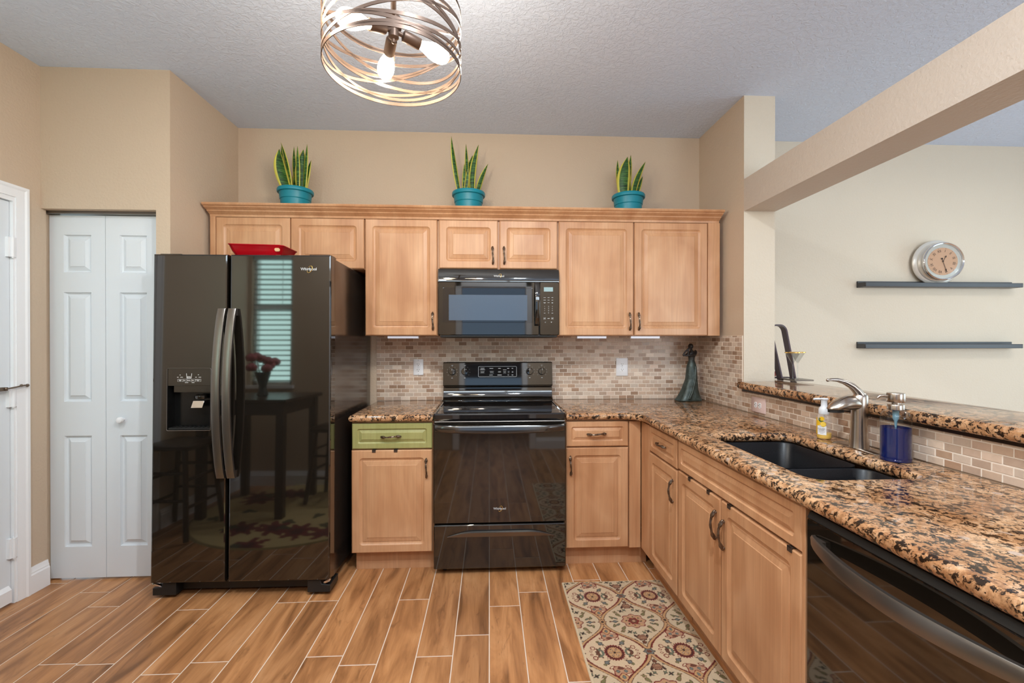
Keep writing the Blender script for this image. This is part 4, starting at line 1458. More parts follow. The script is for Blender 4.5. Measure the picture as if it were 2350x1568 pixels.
def build_soaps():
    t = thing('soap_bottle', 'small clear foaming soap bottle with a lemon label and white pump', 'soap bottle', (1.385, -1.352, 0.912), math.radians(-58))
    R = 0.0275
    MB().lathe([(0.024, 0.0), (0.0268, 0.004), (R, 0.012), (R, 0.088), (0.026, 0.098), (0.021, 0.107), (0.0185, 0.110)], (0, 0, 0), 32).obj('bottle', 'bottle_plastic', t, ang=60)
    MB().lathe([(0.0235, 0.0015), (0.0262, 0.005), (0.0269, 0.012), (0.0269, 0.027), (0.0, 0.0272)], (0, 0, 0), 32).obj('liquid_soap', 'yellow_liquid', t, ang=60)
    pm = MB().lathe([(0.0195, 0.107), (0.0205, 0.110), (0.0205, 0.127), (0.016, 0.136), (0.012, 0.140), (0.0115, 0.164), (0.014, 0.168), (0.0165, 0.172), (0.015, 0.175), (0.0, 0.1755)], (0, 0, 0), 28)
    pm.tube([(0.0, 0.0, 0.170), (-0.016, -0.010, 0.171), (-0.028, -0.018, 0.170), (-0.033, -0.021, 0.168)], lambda u: 0.0055 - 0.0015 * u, 10)
    pm.obj('pump', 'frosted_plastic', t, ang=50)
    lb = MB()
    cyl_patch(lb, R + 0.0006, -34, 38, 0.020, 0.058)
    l = lb.obj('label', 'white_plastic', t)
    tx = math.sin(math.radians(2)) * (R + 0.0022), -math.cos(math.radians(2)) * (R + 0.0022)
    text_obj('label_lettering', 'KITCHEN', 'ink', l, (tx[0], tx[1], 0.0465), 0.0062, (PI / 2, 0, math.radians(2)), 0.0001)
    text_obj('label_lettering', 'LEMON', 'ink', l, (tx[0], tx[1], 0.0405), 0.0062, (PI / 2, 0, math.radians(2)), 0.0001)
    ln = MB()
    for z, a in ((0.0545, 18), (0.0345, 26), (0.031, 22), (0.0265, 14)):
        cyl_patch(ln, R + 0.0009, 2 - a, 2 + a, z - 0.0004, z + 0.0004)
    ln.obj('label_rule', 'ink', l)
    le = MB()
    cyl_disc(le, R + 0.0008, 4, 0.089, 0.0098, 0.0090, 0)
    cyl_disc(le, R + 0.0006, -30, 0.069, 0.0105, 0.0120, 0)
    cyl_disc(le, R + 0.0010, 14, 0.066, 0.0112, 0.0112, 0)
    cyl_disc(le, R + 0.0014, 14, 0.066, 0.0094, 0.0094, 1)
    cyl_disc(le, R + 0.0007, -14, 0.085, 0.0045, 0.0075, 2)
    cyl_disc(le, R + 0.0007, 0, 0.0785, 0.0085, 0.0042, 2)
    cyl_patch(le, R + 0.0004, -62, -38, 0.022, 0.092, mi=0)
    le.obj('lemon_print', ['lemon', 'lemon_flesh', 'leaf_print'], t)
    MB().tube([(0, 0, 0.11), (0, 0, 0.02)], 0.0022, 8).obj('dip_tube', 'frosted_plastic', t)

    t = thing('soap_dispenser', 'large round glass dispenser half full of deep blue dish soap', 'soap dispenser', (1.376, -1.705, 0.912), math.radians(-30))
    MB().lathe([(0.046, 0.0), (0.0485, 0.003), (0.0485, 0.008), (0.0462, 0.011), (0.0475, 0.014), (0.0475, 0.019), (0.0448, 0.024), (0.0445, 0.150), (0.043, 0.162), (0.037, 0.172), (0.028, 0.178), (0.022, 0.181)],
               (0, 0, 0), 48).obj('bottle', 'clear_glass', t, ang=60)
    MB().lathe([(0.044, 0.002), (0.0445, 0.012), (0.0432, 0.024), (0.0432, 0.118), (0.0, 0.1182)], (0, 0, 0), 48).obj('dish_soap', 'blue_liquid', t, ang=60)
    cl = MB().lathe([(0.0225, 0.179), (0.0245, 0.181), (0.0245, 0.197), (0.0235, 0.199), (0.012, 0.200), (0.012, 0.206), (0.0255, 0.207), (0.0265, 0.209), (0.0265, 0.237), (0.0255, 0.239), (0.0, 0.2395)], (0, 0, 0), 40)
    cl.tube([(-0.020, -0.002, 0.226), (-0.038, -0.004, 0.228), (-0.047, -0.005, 0.226), (-0.053, -0.0055, 0.219)], lambda u: 0.0042, 10)
    cl.obj('pump', 'brushed_nickel', t, ang=40)
    MB().lathe([(0.0095, 0.180), (0.0095, 0.150), (0.005, 0.140), (0.003, 0.12), (0.003, 0.008)], (0, 0, 0), 16).obj('dip_tube', 'dip_tube', t, ang=60)


def build_statue():
    t = MB()
    n = 36
    L = []
    #        z      cx      cy     rx     ry
    S = [(0.000, -0.010, 0.0, 0.096, 0.060), (0.006, -0.010, 0.0, 0.095, 0.060), (0.03, -0.006, 0.0, 0.079, 0.056), (0.078, -0.001, 0.0, 0.059, 0.048), (0.15, 0.009, 0.0, 0.042, 0.040), (0.20, 0.010, 0.0, 0.038, 0.036),
         (0.24, 0.010, 0.0, 0.034, 0.031), (0.265, 0.010, 0.0, 0.027, 0.025), (0.283, 0.010, 0.0, 0.021, 0.018), (0.30, 0.010, 0.0, 0.0225, 0.018), (0.318, 0.012, 0.0, 0.027, 0.020), (0.334, 0.014, 0.0, 0.028, 0.018),
         (0.345, 0.013, 0.0, 0.020, 0.014), (0.352, 0.010, -0.001, 0.009, 0.009), (0.362, 0.005, -0.003, 0.008, 0.008)]
    for z, cx, cy, rx, ry in S:
        lp = []
        for k in range(n):
            a = 2 * PI * k / n
            fold = 1 + (0.05 * math.sin(5 * a + 9 * z) * max(0, 1 - z / 0.27))
            lp.append((cx + rx * math.cos(a) * fold, cy + ry * math.sin(a) * fold, z))
        L.append(lp)
    t.loft(L)
    t.ball((0.001, -0.006, 0.381), 0.0185, 0.95, 1.05, 1.12, 20, 14)          # head, tipped down into the hands
    t.ball((0.008, 0.008, 0.388), 0.013, 1.1, 1.0, 0.9, 14, 10)               # hair knot
    t.ball((-0.010, -0.022, 0.374), 0.004)                                    # nose and chin
    t.ball((-0.006, -0.018, 0.364), 0.006)
    t.tube([(0.040, -0.004, 0.337), (0.030, -0.018, 0.325), (-0.005, -0.028, 0.319), (-0.035, -0.028, 0.317), (-0.060, -0.022, 0.318)], lambda u: 0.0085 - 0.003 * u, 12)
    t.tube([(-0.012, -0.006, 0.335), (-0.038, -0.016, 0.320), (-0.060, -0.022, 0.317)], lambda u: 0.0085 - 0.002 * u, 12)
    t.tube([(-0.061, -0.022, 0.318), (-0.047, -0.024, 0.342), (-0.030, -0.024, 0.360), (-0.016, -0.022, 0.370)], lambda u: 0.0065 - 0.002 * u, 12)
    t.tube([(-0.030, -0.028, 0.318), (-0.026, -0.028, 0.340), (-0.022, -0.026, 0.362), (-0.010, -0.024, 0.376)], lambda u: 0.006 - 0.002 * u, 12)
    t.tube([(0.034, 0.0, 0.349), (0.043, 0.002, 0.345), (0.044, 0.001, 0.336), (0.036, -0.002, 0.326)], 0.008, 10)
    # a long drapery crease down the front
    t.tube([(0.028, -0.026, 0.245), (0.020, -0.041, 0.16), (-0.005, -0.052, 0.07), (-0.03, -0.056, 0.015)], lambda u: 0.004 + 0.004 * u, 10)
    o = t.obj('statue', 'verdigris')
    r = o.modifiers.new('fuse', 'REMESH')
    r.mode = 'VOXEL'
    r.voxel_size = 0.0022
    r.use_smooth_shade = True
    s = o.modifiers.new('soften', 'SMOOTH')
    s.iterations = 3
    o.location = (1.352, -0.125, 0.9125)
    tag(o, 'dark green statue of a woman in a long gown, arms raised to her face', 'statue')


def outlet(loc, rz, label, w_, h, plate, kind, roll=0.0):
    t = thing('wall_outlet', label, 'outlet', loc, rz)
    if roll:
        t.rotation_euler = (0, roll, rz)
    pm = MB()
    pm.loft([[(x, y, z) for x, z in rrect(-w_ / 2 + m, w_ / 2 - m, -h / 2 + m, h / 2 - m, 0.004, 4)] for m, y in ((0, 0.0), (0, -0.003), (0.003, -0.006))])
    pm.obj('cover_plate', plate, t, ang=50)
    if kind == 'gfci':
        rb = MB()
        rb.loft([[(x, y, z) for x, z in rrect(-0.0165 + m, 0.0165 - m, -0.0335 + m, 0.0335 - m, 0.002, 3)] for m, y in ((0, -0.005), (0, -0.0072), (0.001, -0.008))])
        r = rb.obj('receptacle', 'white_plastic', t)
        bt = MB().box(-0.008, 0.008, -0.0088, -0.0078, 0.001, 0.006).box(-0.008, 0.008, -0.0088, -0.0078, -0.006, -0.001)
        bt.obj('test_button', 'frosted_plastic', r)
        cz = (0.020, -0.020)
        recs = [(r, 0.0082)]
    else:
        cz = (0.0195, -0.0195)
        recs = []
        for z in cz:
            b = MB()
            lp = [(x, zz) for x, zz in [(0.0165 * math.cos(2 * PI * k / 28), max(-0.0125, min(0.0125, 0.0165 * math.sin(2 * PI * k / 28)))) for k in range(28)]]
            b.loft([[(x, y, z + zz) for x, zz in lp] for y in (-0.005, -0.0082)][::-1])
            recs.append((b.obj('receptacle', 'white_plastic', t), 0.0083))
    sl = MB()
    for z in cz:
        d = -recs[0][1]
        sl.box(-0.0075, -0.0052, d - 0.0004, d + 0.001, z - 0.001, z + 0.0075).box(0.0052, 0.0075, d - 0.0004, d + 0.001, z, z + 0.0065)
        sl.lathe([(0.0026, 0), (0.0026, 0.0014)], (0, d + 0.001, z - 0.0075), 12, 'y')
    sl.obj('slots', 'slot_dark', t, smooth=False)
    sc = MB()
    for z in ((0.0, ) if kind != 'gfci' else (h / 2 - 0.008, -h / 2 + 0.008)):
        sc.lathe([(0.003, 0.0), (0.0028, 0.0012)], (0, -0.0058, z), 12, 'y')
    sc.obj('screw', 'print_grey', t)


def build_small():
    outlet((-0.5635, -0.0072, 1.1455), 0, 'white two-socket outlet with centre buttons on the mosaic beside the refrigerator', 0.070, 0.114, 'white_plastic', 'gfci')
    outlet((0.8995, -0.0072, 1.143), 0, 'wide white duplex outlet on the mosaic between range and statue', 0.086, 0.130, 'white_plastic', 'duplex')
    outlet((XR - 0.0072, -0.746, 0.968), -PI / 2, 'pinkish outlet set sideways in the low mosaic under the bar', 0.086, 0.132, 'rose_plate', 'duplex', PI / 2)
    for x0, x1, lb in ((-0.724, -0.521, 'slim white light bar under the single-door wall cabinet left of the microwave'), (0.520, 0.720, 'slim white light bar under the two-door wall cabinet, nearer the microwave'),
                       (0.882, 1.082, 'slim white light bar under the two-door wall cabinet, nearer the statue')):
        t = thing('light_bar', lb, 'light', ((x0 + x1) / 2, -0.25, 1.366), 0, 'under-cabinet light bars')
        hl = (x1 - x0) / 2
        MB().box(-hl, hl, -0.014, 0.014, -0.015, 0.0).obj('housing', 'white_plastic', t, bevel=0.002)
        MB().box(-hl + 0.003, hl - 0.003, -0.0155, 0.012, -0.0165, -0.004).obj('diffuser', 'diffuser_added_glow', t, smooth=False)


build_faucet()
build_soaps()
build_statue()
build_small()


# ------------------------------------------------------------------ snake plants
def leaf_mesh(base, tip, width, bend, face, seed):
    rnd = random.Random(seed)
    mb = MB()
    n, m = 18, 7
    b, t = Vector(base), Vector(tip)
    ctrl = b + (t - b) * 0.5 + Vector(bend) * 2.0
    L, tones = [], []
    tw0, tw1 = face, face + rnd.uniform(-0.7, 0.7)
    for i in range(n + 1):
        u = i / n
        p = b * (1 - u) ** 2 + ctrl * 2 * u * (1 - u) + t * u * u
        wd = width * 1.75 * (0.50 + 0.80 * u) * max(0.02, 1 - u ** 2.6) * 0.5
        a = tw0 + (tw1 - tw0) * u
        sd = Vector((math.cos(a), math.sin(a), 0))
        nr = Vector((-math.sin(a), math.cos(a), 0))
        for j in range(m):
            s_ = -1 + 2 * j / (m - 1)
            L.append(tuple(p + sd * wd * s_ + nr * wd * 0.28 * (s_ * s_)))
            tones.append((abs(s_), 0, 0, 1))
    f = []
    for i in range(n):
        for j in range(m - 1):
            k = i * m + j
            f.append((k, k + 1, k + m + 1, k + m))
    mb.add(L, f, 0, tones)
    return mb


def plant(loc, label, leaves, seed):
    t = thing('snake_plant', label, 'plant', loc, 0, 'snake plants on top of the wall cabinets')
    R = 0.111
    pot = MB().lathe([(0.080, 0.0), (0.084, 0.006), (0.0905, 0.128), (0.0945, 0.132), (0.0985, 0.172), (0.099, 0.1735), (0.107, 0.1745), (R - 0.001, 0.178), (R, 0.192), (R - 0.003, 0.199), (0.100, 0.200), (0.097, 0.196), (0.094, 0.170)], (0, 0, 0), 48)
    pot.obj('pot', 'teal_pot', t, ang=35)
    MB().lathe([(0.0945, 0.165), (0.0945, 0.178), (0.0, 0.182)], (0, 0, 0), 32).obj('soil', 'soil', t)
    for i, (dx, dz, wd, bx, bend) in enumerate(leaves):
        by = [-0.03, 0.015, -0.01, 0.03, 0.0, 0.02, -0.035, -0.02, 0.01][i % 9]
        mb = leaf_mesh((bx, by, 0.165), (dx, by * 1.4, 0.20 + dz), wd * (1.25 if wd > 0.04 else 1.0), (bend, 0, 0), random.Random(seed * 31 + i).uniform(-0.5, 0.5), seed * 77 + i)
        o = mb.obj('leaf', 'snake_leaf', t, ang=80)
        so = o.modifiers.new('thickness', 'SOLIDIFY')
        so.thickness = 0.0016


def build_plants():
    z = 2.1215
    plant((-1.330, -0.205, z), 'snake plant in a teal pot above the refrigerator, fullest of the three plants',
          [(-0.085, 0.250, 0.050, -0.03, -0.015), (0.022, 0.200, 0.054, 0.005, -0.01), (0.057, 0.262, 0.046, 0.045, -0.01), (-0.110, 0.305, 0.028, -0.05, -0.012), (-0.094, 0.312, 0.026, -0.03, 0.01),
           (-0.021, 0.298, 0.022, 0.01, -0.01), (0.033, 0.270, 0.022, 0.03, 0.0), (0.086, 0.292, 0.022, 0.06, 0.0), (0.095, 0.205, 0.032, 0.05, -0.01)], 3)
    plant((-0.199, -0.205, z), 'snake plant in a teal pot above the microwave, with the tallest thin leaf',
          [(-0.111, 0.358, 0.026, -0.055, -0.006), (-0.018, 0.336, 0.022, -0.005, 0.0), (0.067, 0.318, 0.034, 0.03, -0.02), (0.130, 0.214, 0.030, 0.05, -0.012), (-0.028, 0.195, 0.022, -0.03, 0.0), (0.025, 0.262, 0.044, 0.02, -0.02),
           (0.0, 0.15, 0.022, -0.02, 0.0)], 5)
    plant((0.884, -0.205, z), 'shortest snake plant in a teal pot above the two-door cabinet by the pillar',
          [(-0.018, 0.246, 0.054, -0.035, -0.015), (-0.006, 0.264, 0.030, 0.012, 0.002), (-0.078, 0.234, 0.026, -0.045, -0.01), (0.031, 0.295, 0.028, 0.0, 0.0), (0.119, 0.233, 0.034, 0.035, -0.02), (0.110, 0.145, 0.026, 0.05, -0.004)], 9)


build_plants()


# ------------------------------------------------------------------ ceiling light
def build_pendant():
    cx, cy = -0.357, -1.812
    t = thing('ceiling_light', 'round open-cage ceiling light of crossing metal bands with three bulbs', 'light', (cx, cy, H))
    MB().lathe([(0.065, 0.0), (0.065, -0.012), (0.058, -0.022), (0.015, -0.026), (0.008, -0.03)], (0, 0, 0), 32).obj('canopy', 'cage_metal', t)
    MB().lathe([(0.0085, -0.025), (0.0085, -0.48)], (0, 0, 0), 16).obj('stem', 'cage_metal', t)
    zh = 2.31 - H
    MB().lathe([(0.010, zh + 0.035), (0.022, zh + 0.028), (0.024, zh - 0.004), (0.016, zh - 0.012), (0.016, zh - 0.034), (0.006, zh - 0.04), (0.006, zh - 0.05), (0.0, zh - 0.052)], (0, 0, 0), 24).obj('hub', 'cage_metal', t)
    R = 0.207
    for k in range(4):
        a = math.radians(12 + 90 * k)
        m = MB()
        m.M = Matrix.Rotation(a, 4, 'Z')
        m.box(0.012, R, -0.004, 0.004, zh + 0.006, zh + 0.014)
        m.obj('spoke', 'cage_metal', t)
    rings = [(2.176, 0.0, 0, 0.011), (2.196, 0.020, 40, 0.010), (2.214, 0.034, 160, 0.010), (2.232, 0.040, 275, 0.010), (2.262, 0.052, 95, 0.010), (2.285, 0.046, 215, 0.010), (2.305, 0.050, 330, 0.010), (2.330, 0.030, 130, 0.010),
             (2.352, 0.0, 0, 0.011), (2.252, 0.060, 20, 0.009)]
    for z, amp, ph, w_ in rings:
        m = MB()
        n = 96
        L = []
        for k in range(n + 1):
            a = 2 * PI * k / n
            zz = z - H + amp * math.cos(a - math.radians(ph))
            zz = max(2.176 - H, min(2.356 - H, zz))
            c, s_ = math.cos(a), math.sin(a)
            L.append([((R - 0.0012) * c, (R - 0.0012) * s_, zz - w_ / 2), ((R + 0.0012) * c, (R + 0.0012) * s_, zz - w_ / 2), ((R + 0.0012) * c, (R + 0.0012) * s_, zz + w_ / 2), ((R - 0.0012) * c, (R - 0.0012) * s_, zz + w_ / 2)])
        m.loft(L, False, False)
        m.obj('band', 'cage_metal', t, ang=50)
    for az, el in ((112, -15), (30, -8), (224, -15)):
        d = Vector((math.cos(math.radians(az)) * math.cos(math.radians(el)), math.sin(math.radians(az)) * math.cos(math.radians(el)), math.sin(math.radians(el))))
        q = d.to_track_quat('Z', 'Y').to_matrix().to_4x4()
        s = MB()
        s.M = Matrix.Translation((0, 0, zh - 0.012)) @ q
        s.lathe([(0.007, 0.010), (0.007, 0.028), (0.0165, 0.032), (0.0175, 0.036), (0.0175, 0.085), (0.0165, 0.087), (0.0155, 0.084)], (0, 0, 0), 24)
        so = s.obj('socket', 'cage_metal', t, ang=40)
        b = MB()
        b.M = s.M
        b.lathe([(0.012, 0.082), (0.013, 0.092), (0.017, 0.104), (0.024, 0.124), (0.0275, 0.142), (0.0275, 0.156), (0.024, 0.172), (0.016, 0.183), (0.006, 0.188)], (0, 0, 0), 24)
        b.obj('bulb', 'bulb_glow', so, ang=70)
        ld = bpy.data.lights.new('bulb_light', 'POINT')
        ld.energy = BULB_W
        ld.color = (1.0, 0.88, 0.70)
        ld.shadow_soft_size = 0.03
        lo = bpy.data.objects.new('bulb_light', ld)
        COL.objects.link(lo)
        lo.location = Vector((cx, cy, 2.31 - 0.012)) + d * 0.235


BULB_W = 12.0
build_pendant()


def ceiling_fill(x, y, watts, label):  # out-of-view fill lamp added to brighten the floor and base cabinets
    t = thing('added_ceiling_fill', label, 'light', (x, y, H), 0, 'added kitchen ceiling fill lights')
    MB().lathe([(0.085, 0.0), (0.085, -0.006), (0.066, -0.008), (0.062, 0.0), (0.085, 0.0)], (0, 0, 0), 32).obj('trim_ring', 'trim_paint', t, ang=40)
    d = bpy.data.lights.new('ceiling_fill', 'AREA')
    d.shape = 'DISK'
    d.size = 0.12
    d.energy = watts
    d.color = (0.86, 0.94, 1.0)
    o = bpy.data.objects.new('ceiling_fill', d)
    COL.objects.link(o)
    o.location = (x, y, H - 0.01)


ceiling_fill(0.30, -2.75, 42, 'added unseen ceiling fill light before the doorway, over the kitchen floor')
ceiling_fill(-1.35, -2.45, 24, 'added unseen ceiling fill light over the tall dark table')


# ------------------------------------------------------------------ dining wall: ledges, clock; rack on the bar
def ledge(z, label):
    t = thing('picture_ledge', label, 'shelf', (3.302, YFAR, z), 0, 'black ledges on the dining wall')
    hl = 0.612
    MB().box(-hl, hl, -0.012, 0.0, -0.044, 0.004).obj('back_rail', 'shelf_black', t, bevel=0.0015)
    MB().box(-hl, hl, -0.075, -0.012, -0.044, -0.018).obj('ledge_board', 'shelf_black', t, bevel=0.001)
    MB().box(-hl, hl, -0.085, -0.075, -0.044, -0.012).obj('front_lip', 'shelf_black', t, bevel=0.003)
    MB().box(-hl, -hl + 0.012, -0.075, -0.012, -0.018, -0.010).obj('end_block', 'shelf_black', t)


def build_dining_wall():
    ledge(1.774, 'upper black picture ledge on the dining wall, holding the round clock')
    ledge(1.320, 'lower black picture ledge on the dining wall, empty')
    cz = 1.740 + 0.148
    t = thing('clock', 'round white and silver clock with Roman numerals leaning on the upper ledge', 'clock', (3.266, YFAR - 0.044, 1.7565), math.radians(-9))
    t.scale = (1.05, 1.05, 1.05)
    c = 0.150
    # case with a flat foot
    mb = MB()
    L = []
    for r, y in ((0.150, -0.0), (0.158, -0.004), (0.158, -0.012), (0.152, -0.018), (0.140, -0.024), (0.138, -0.030), (0.132, -0.036), (0.126, -0.040), (0.124, -0.046)):
        L.append([(r * math.cos(2 * PI * k / 64), y, max(c + r * math.sin(2 * PI * k / 64), 0.0)) for k in range(64)][::-1])
    mb.loft(L[::-1])
    mb.obj('case', 'clock_case', t, ang=40)
    mb = MB()
    mb.lathe([(0.120, 0.040), (0.126, 0.043), (0.130, 0.060), (0.133, 0.066), (0.131, 0.073), (0.126, 0.076), (0.121, 0.073), (0.120, 0.066), (0.118, 0.060), (0.1, 0.058)], (0, 0, c), 64, 'y')
    mb.obj('bezel', 'chrome', t, ang=50)
    fc = MB()
    fc.lathe([(0.119, 0.058), (0.119, 0.0605), (0.0, 0.0605)], (0, 0, c), 64, 'y')
    fc.obj('dial_surround', 'clock_case', t, ang=40)
    fc = MB()
    fc.lathe([(0.096, 0.060), (0.096, 0.0618), (0.0, 0.0618)], (0, 0, c), 64, 'y')
    f = fc.obj('dial', 'clock_face', t, ang=40)
    tilt = -20
    nums = ['XII', 'I', 'II', 'III', 'IIII', 'V', 'VI', 'VII', 'VIII', 'IX', 'X', 'XI']
    off = -18.0        # the dial is turned a little on its case
    for i, s in enumerate(nums):
        a = math.radians(off + 30 * i)
        x, z = 0.073 * math.sin(a), 0.073 * math.cos(a)
        o = text_obj('numeral', s, 'ink', f, (x, -0.0622, c + z), 0.026, (PI / 2, 0, 0), 0.0002, 0.8)
        o.rotation_euler = (PI / 2, a, 0)
    mk = MB()
    for i in range(12):
        a = math.radians(off + 30 * i)
        mk.lathe([(0.0018, 0.0616), (0.0018, 0.0624)], (0.0905 * math.sin(a), 0, c + 0.0905 * math.cos(a)), 8, 'y')
    mk.obj('minute_dots', 'ink', f)

    def hand(name, ang, length, wd, tail, spade):
        m = MB()
        m.M = Matrix.Translation((0, 0, c)) @ Matrix.Rotation(math.radians(ang), 4, 'Y')
        m.prism([(-wd, -tail), (wd, -tail), (wd, length * 0.72), (spade, length * 0.74), (0, length), (-spade, length * 0.74), (-wd, length * 0.72)], 'y', -0.0655, -0.0645)
        if name == 'minute_hand':
            m.lathe([(0.006, 0.0645), (0.006, 0.0655)], (0, 0, -tail), 16, 'y')
        m.obj(name, 'ink', f, smooth=False)
    hand('hour_hand', 28, 0.046, 0.0012, 0.006, 0.006)
    hand('minute_hand', 162, 0.078, 0.0012, 0.020, 0.005)
    MB().lathe([(0.004, 0.0635), (0.004, 0.068), (0.0, 0.0684)], (0, 0, c), 16, 'y').obj('hub', 'ink', f)
    g = MB().lathe([(0.119, 0.0690), (0.119, 0.0696), (0.0, 0.0700)], (0, 0, c), 48, 'y')
    g.obj('clock_glass', 'clear_glass', t, ang=60)

    # bent-wood glass rack and its contents on the bar
    bz = 1.0905
    t = thing('glass_rack', 'dark bent-wood glass rack standing on the bar beside the pillar', 'rack', (1.765, -0.53, bz))
    m = MB()
    A, B, hgt = -0.034, 0.050, 0.342
    path = [(A, 0.0)] + [(A - 0.012, hgt * 0.45)] + [(A - 0.022, hgt - 0.045)]
    for k in range(7):
        a = math.radians(180 - 90 * k / 6)
        path.append((A - 0.022 + 0.035 + 0.035 * math.cos(a), hgt - 0.040 + 0.040 * math.sin(a)))
    for k in range(7):
        a = math.radians(90 - 90 * k / 6)
        path.append((B - 0.010 - 0.035 + 0.035 * math.cos(a), hgt - 0.040 + 0.040 * math.sin(a)))
    path += [(B - 0.004, hgt * 0.45), (B, 0.0)]
    L = []
    for i, (x, z) in enumerate(path):
        x0, z0 = path[max(i - 1, 0)]
        x1, z1 = path[min(i + 1, len(path) - 1)]
        tx, tz = x1 - x0, z1 - z0
        ln = math.hypot(tx, tz)
        nx, nz = -tz / ln * 0.0045, tx / ln * 0.0045
        yc = 0.080 * z / hgt - 0.01
        L.append([(x - nx, yc - 0.024, z - nz), (x + nx, yc - 0.024, z + nz), (x + nx, yc + 0.024, z + nz), (x - nx, yc + 0.024, z - nz)])
    m.loft(L)
    m.obj('bent_frame', 'rack_wood', t, ang=40)
    MB().box(A - 0.016, B + 0.016, -0.165, -0.034, 0.008, 0.016).obj('tray', 'dark_steel', t, bevel=0.002)
    MB().box(A - 0.016, B + 0.016, 0.020, 0.070, 0.008, 0.016).obj('tray', 'rack_wood', t, bevel=0.002)
    for sx in (A, B):
        MB().lathe([(0.005, 0.0), (0.005, 0.003), (0.0, 0.004)], (sx, -0.034, 0.012), 12, 'y').obj('screw', 'print_grey', t)

    def cocktail(loc, label):
        g = thing('cocktail_glass', label, 'glass', loc, 0, 'cocktail glasses on the bar rack')
        MB().lathe([(0.030, 0.0), (0.030, 0.0015), (0.005, 0.004), (0.0032, 0.012), (0.0032, 0.088), (0.006, 0.094), (0.041, 0.160), (0.0398, 0.160), (0.005, 0.0965), (0.0, 0.0955)], (0, 0, 0), 32).obj('bowl_and_stem', 'clear_glass', g, ang=60)
        MB().lathe([(0.0402, 0.154), (0.0416, 0.154), (0.0424, 0.1605), (0.0406, 0.1605)], (0, 0, 0), 32).obj('gold_rim', 'gold_ring', g, ang=60)
    cocktail((1.732, -0.652, bz + 0.0165), 'gold-rimmed cocktail glass on the rack, the one closer to the pillar')
    cocktail((1.800, -0.598, bz + 0.0165), 'gold-rimmed cocktail glass on the rack, the one over the bar edge')
    g = thing('candle_glass', 'small cut-glass cup with a red candle behind the rack frame', 'candle', (1.726, -0.475, bz + 0.0165))
    MB().lathe([(0.018, 0.0), (0.024, 0.02), (0.030, 0.07), (0.0285, 0.07), (0.0225, 0.02), (0.016, 0.004)], (0, 0, 0), 16).obj('cup', 'clear_glass', g)
    MB().lathe([(0.016, 0.004), (0.021, 0.02), (0.023, 0.034), (0.0, 0.034)], (0, 0, 0), 16).obj('candle', 'red_wax', g)


build_dining_wall()
cl = thing('flush_lamp', 'round white flush lamp on the dining room ceiling', 'lamp', (3.4, -1.5, H))
MB().lathe([(0.20, 0.0), (0.20, -0.03), (0.185, -0.10), (0.182, -0.10), (0.19, -0.03), (0.0, -0.028)][::-1], (0, 0, 0), 40).obj('lamp_ring', 'trim_paint', cl, ang=40)


# ------------------------------------------------------------------ rugs
def srgb3(a):
    a = np.asarray(a, float) / 255.0
    return np.where(a <= 0.04045, a / 12.92, ((a + 0.055) / 1.055) ** 2.4)


def grid_mesh(name, X, Y, Z, colr, mat):
    ny, nx = X.shape
    v = np.stack([X, Y, Z], -1).reshape(-1, 3)
    i = np.arange(ny - 1)[:, None] * nx + np.arange(nx - 1)[None, :]
    f = np.stack([i, i + 1, i + nx + 1, i + nx], -1).reshape(-1, 4)
    me = bpy.data.meshes.new(name)
    me.vertices.add(len(v))
    me.vertices.foreach_set('co', v.ravel())
    me.loops.add(f.size)
    me.loops.foreach_set('vertex_index', f.ravel())
    me.polygons.add(len(f))
    me.polygons.foreach_set('loop_start', np.arange(0, f.size, 4))
    me.update(calc_edges=True)
    at = me.color_attributes.new('tone', 'FLOAT_COLOR', 'POINT')
    c = np.concatenate([colr.reshape(-1, 3), np.ones((len(v), 1))], 1)
    at.data.foreach_set('color', c.ravel())
    me.materials.append(MATS[mat])
    me.shade_smooth()
    o = bpy.data.objects.new(name, me)
    COL.objects.link(o)
    return o


def ell(dx, dy, cx, cy, rx, ry, rot=0.0, wob=0.0, n=5):
    x, y = dx - cx, dy - cy
    if rot:
        c, s = math.cos(rot), math.sin(rot)
        x, y = x * c + y * s, -x * s + y * c
    r = np.sqrt((x / rx) ** 2 + (y / ry) ** 2)
    if wob:
        r = r / (1 + wob * np.cos(n * np.arctan2(y / ry, x / rx)))
    return r


